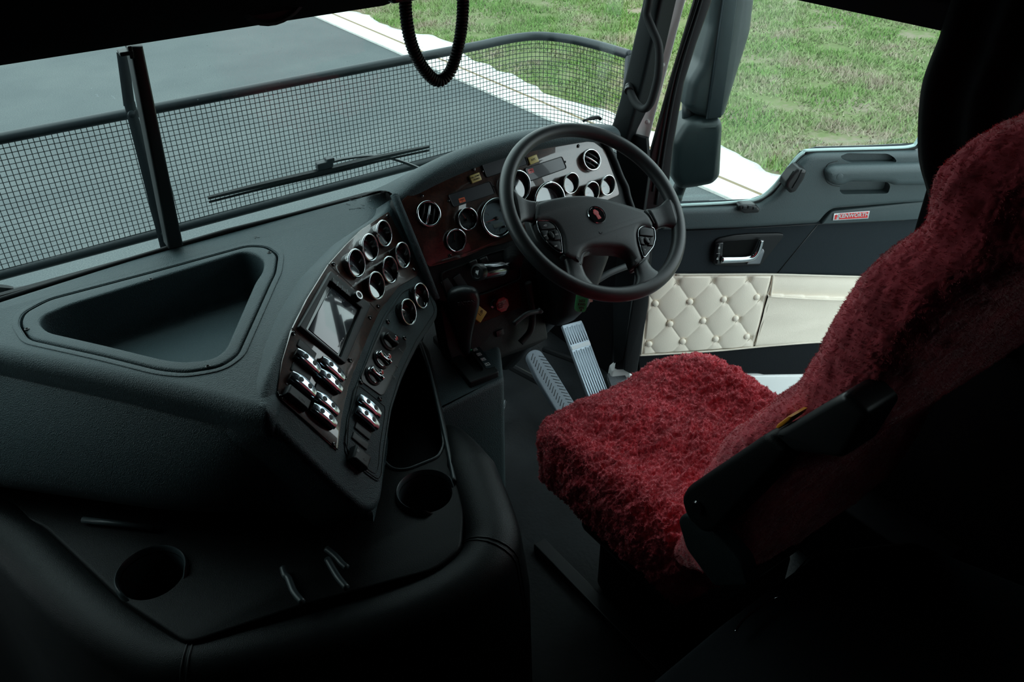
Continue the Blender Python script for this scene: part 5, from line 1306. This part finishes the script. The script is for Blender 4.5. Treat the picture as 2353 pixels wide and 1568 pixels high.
def fleece(o, parent, n, ln, seed, name='fleece', lk=.75):
    rs = np.random.RandomState(seed); me = o.data; me.calc_loop_triangles()
    nv = len(me.vertices); co = np.empty(nv*3); me.vertices.foreach_get('co', co); co = co.reshape(-1, 3)+WL[o.name]
    no = np.empty(nv*3); me.vertices.foreach_get('normal', no); no = no.reshape(-1, 3)
    tri = np.empty(len(me.loop_triangles)*3, int); me.loop_triangles.foreach_get('vertices', tri); tri = tri.reshape(-1, 3)
    p0, p1, p2 = co[tri[:, 0]], co[tri[:, 1]], co[tri[:, 2]]
    ar = np.linalg.norm(np.cross(p1-p0, p2-p0), axis=1); ix = rs.choice(len(tri), n, p=ar/ar.sum())
    r1, r2 = np.sqrt(rs.rand(n, 1)), rs.rand(n, 1)
    B = p0[ix]*(1-r1)+p1[ix]*r1*(1-r2)+p2[ix]*r1*r2; Nn = no[tri[ix, 0]]
    # clumps: tips lean towards the nearest of a jittered lattice of points
    cell = .011; K = np.floor(B/cell); jit = np.sin(K@np.array([[12.9, 78.2, 37.7], [39.3, 11.1, 83.1], [73.1, 52.2, 9.1]])*43.7)*.35
    ctr = (K+.5+jit)*cell; lean = (ctr-B); lean -= Nn*(lean*Nn).sum(1, keepdims=True)
    T = B+Nn*ln*(.6+.8*rs.rand(n, 1))+lean*lk+rs.randn(n, 3)*ln*.18+A(0, 0, -.15)*ln
    S = np.cross(Nn, rs.randn(n, 3)); S /= np.linalg.norm(S, axis=1)[:, None]+1e-9; S *= .00055
    V = np.stack([B-Nn*.001-S, B-Nn*.001+S, T], 1).reshape(-1, 3); c = WL[o.name]
    m2 = bpy.data.meshes.new(name); m2.vertices.add(3*n); m2.vertices.foreach_set('co', (V-c).ravel()); m2.loops.add(3*n); m2.loops.foreach_set('vertex_index', np.arange(3*n))
    m2.polygons.add(n); m2.polygons.foreach_set('loop_start', np.arange(n)*3); m2.update(calc_edges=True); m2.materials.append(FURH)
    q = bpy.data.objects.new(name, m2); COL.objects.link(q); WL[q.name] = c; q.parent = o; q['kind'] = 'stuff'
    return q
FURH = mat('red_wool_fibre', (.62, .105, .130), .9, sheen=.5, spec=.1, var=.4, vscale=16)
fleece(cush, t, 250000, .0030, 1, lk=.42); fleece(bkr, t, 260000, .0026, 2, lk=.45)
AR = Fr((.165, -.7, .8), (-1, 0, 0), (0, 0, 1))
b = MB(); q = AR.uvs([(1562, 1148), (1575, 1122), (1755, 1000), (1772, 1004), (1812, 1042), (1640, 1226), (1612, 1228), (1575, 1190)]); b.plate(AR, fil(q, .012, 4), -.075, .0, r=.010, seg=4); arm = b.obj('armrest', DECK, t, smooth=50)
b = MB(); q = AR.uvs([(1768, 1000), (1800, 985), (1890, 930), (1935, 905), (1990, 960), (1930, 1060), (1815, 1044)]); b.plate(AR, fil(q, .01, 3), -.07, -.004, r=.01, seg=4); b.obj('armrest_hinge', BLACK, t, smooth=50)
b = MB(); u, v = AR.uv(1606, 1165, 0); b.lathe([(.011, 0), (.012, .003), (.010, .006), (.004, .006)], AR.w(u, v, 0), AR.n, seg=20); b.obj('adjuster_knob', GLOSSB, arm)
b = MB(); q = AR.uvs([(1768, 992), (1772, 984), (1798, 964), (1806, 966), (1800, 976), (1776, 994)]); b.plate(AR, q, -.045, -.012, r=.002); b.obj('orange_tab', ORBELT, t, smooth=30, label='orange tab peeping above the armrest')
b = MB(); c = zp(1528, 1187, .44); b.box(c, (.016, .008, .006)); b.obj('belt_buckle_button', mat('buckle_red', (.55, .04, .02), .4), t, smooth=0, bev=.002)
b = MB(); b.box(c+A(.0, .004, -.035), (.02, .012, .03)); b.obj('belt_buckle', BLACK, t, smooth=0, bev=.004)
BR_ = Fr((.185, -.6, .4), (-1, 0, 0), (0, 0, 1))
b = MB(); b.plate(BR_, fil(BR_.uvs([(1556, 1196), (1566, 1184), (1592, 1184), (1640, 1222), (1700, 1290), (1720, 1350), (1640, 1350), (1575, 1262)]), .01, 3), -.03, 0, r=.006); b.obj('recliner_cover', mat('teal_grey_cover', (.010, .016, .017), .6, bump=.3, scale=500, spec=.15), t, smooth=50)
b = MB(); b.box((.50, -.43, .27), (.20, .18, .07)); b.obj('seat_pan', BLACK, t, smooth=0, bev=.02)
b = MB(); b.box((.50, -.44, .10), (.17, .16, .10)); b.obj('suspension_boot', RUBBER, t, smooth=0, bev=.03)
for x in (.30, .68): b = MB(); b.box((x, -.40, .012), (.018, .30, .012)); b.obj('floor_rail', BLACK, t, smooth=0, bev=.003)

# ------------------------------------------------------------------ curtain behind the seat
ed = [(2168, 60), (2158, 90), (2135, 145), (2120, 190), (2112, 240), (2108, 300), (2108, 350), (2114, 390), (2128, 440), (2145, 520), (2150, 620), (2150, 740)]
EP = cr([xp(x, y, .93) for x, y in ed], 4); EP = [EP[0]+A(0, -.02, .28)]+EP
G = []
for p in EP:
    row = []
    for k in range(90):
        s_ = k/89; row.append((p[0]-.012+.016*math.sin(k*.62+p[2]*2)-.01*s_, p[1]-s_*.75, p[2]))
    G.append(row)
b = MB(); b.grid(G); tag(b.obj('curtain', CURT, None, smooth=180, solid=.004), 'black curtain gathered at the rear edge of the driver door opening', 'curtain')

# ------------------------------------------------------------------ sleeper bunk step with chrome strip, lower right
t = thing('bunk_base', zp(1900, 1500, .2), 'very dark upholstered bunk base with thin bright trim behind the seats', 'bunk base')
BZ = Fr((0, 0, .46), (0, 0, 1), (0, 1, 0))
b = MB(); b.plate(BZ, fil(BZ.uvs([(1480, 1580), (1660, 1430), (1890, 1262), (2100, 1240), (2500, 1400), (2400, 1800), (1400, 1800)]), .01, 3), -.44, 0, r=.012); b.obj('base', CARPET, t, smooth=50)
b = MB(); b.tube(cr([zp(x, y, .475) for x, y in [(1690, 1452), (1702, 1434), (1722, 1414), (1745, 1398)]], 6), .0022, seg=6); b.tube(cr([zp(x, y, .475) for x, y in [(1745, 1398), (1765, 1386), (1778, 1376), (1795, 1371)]], 6), .0014, seg=6); b.obj('bright_trim', CHROME, t, smooth=180)
b = MB(); b.tube(cr([zp(x, y, .475) for x, y in [(1795, 1362), (1812, 1336), (1835, 1308), (1866, 1275)]], 6), .0016, seg=6); b.obj('grey_trim', GREYB, t, smooth=180)
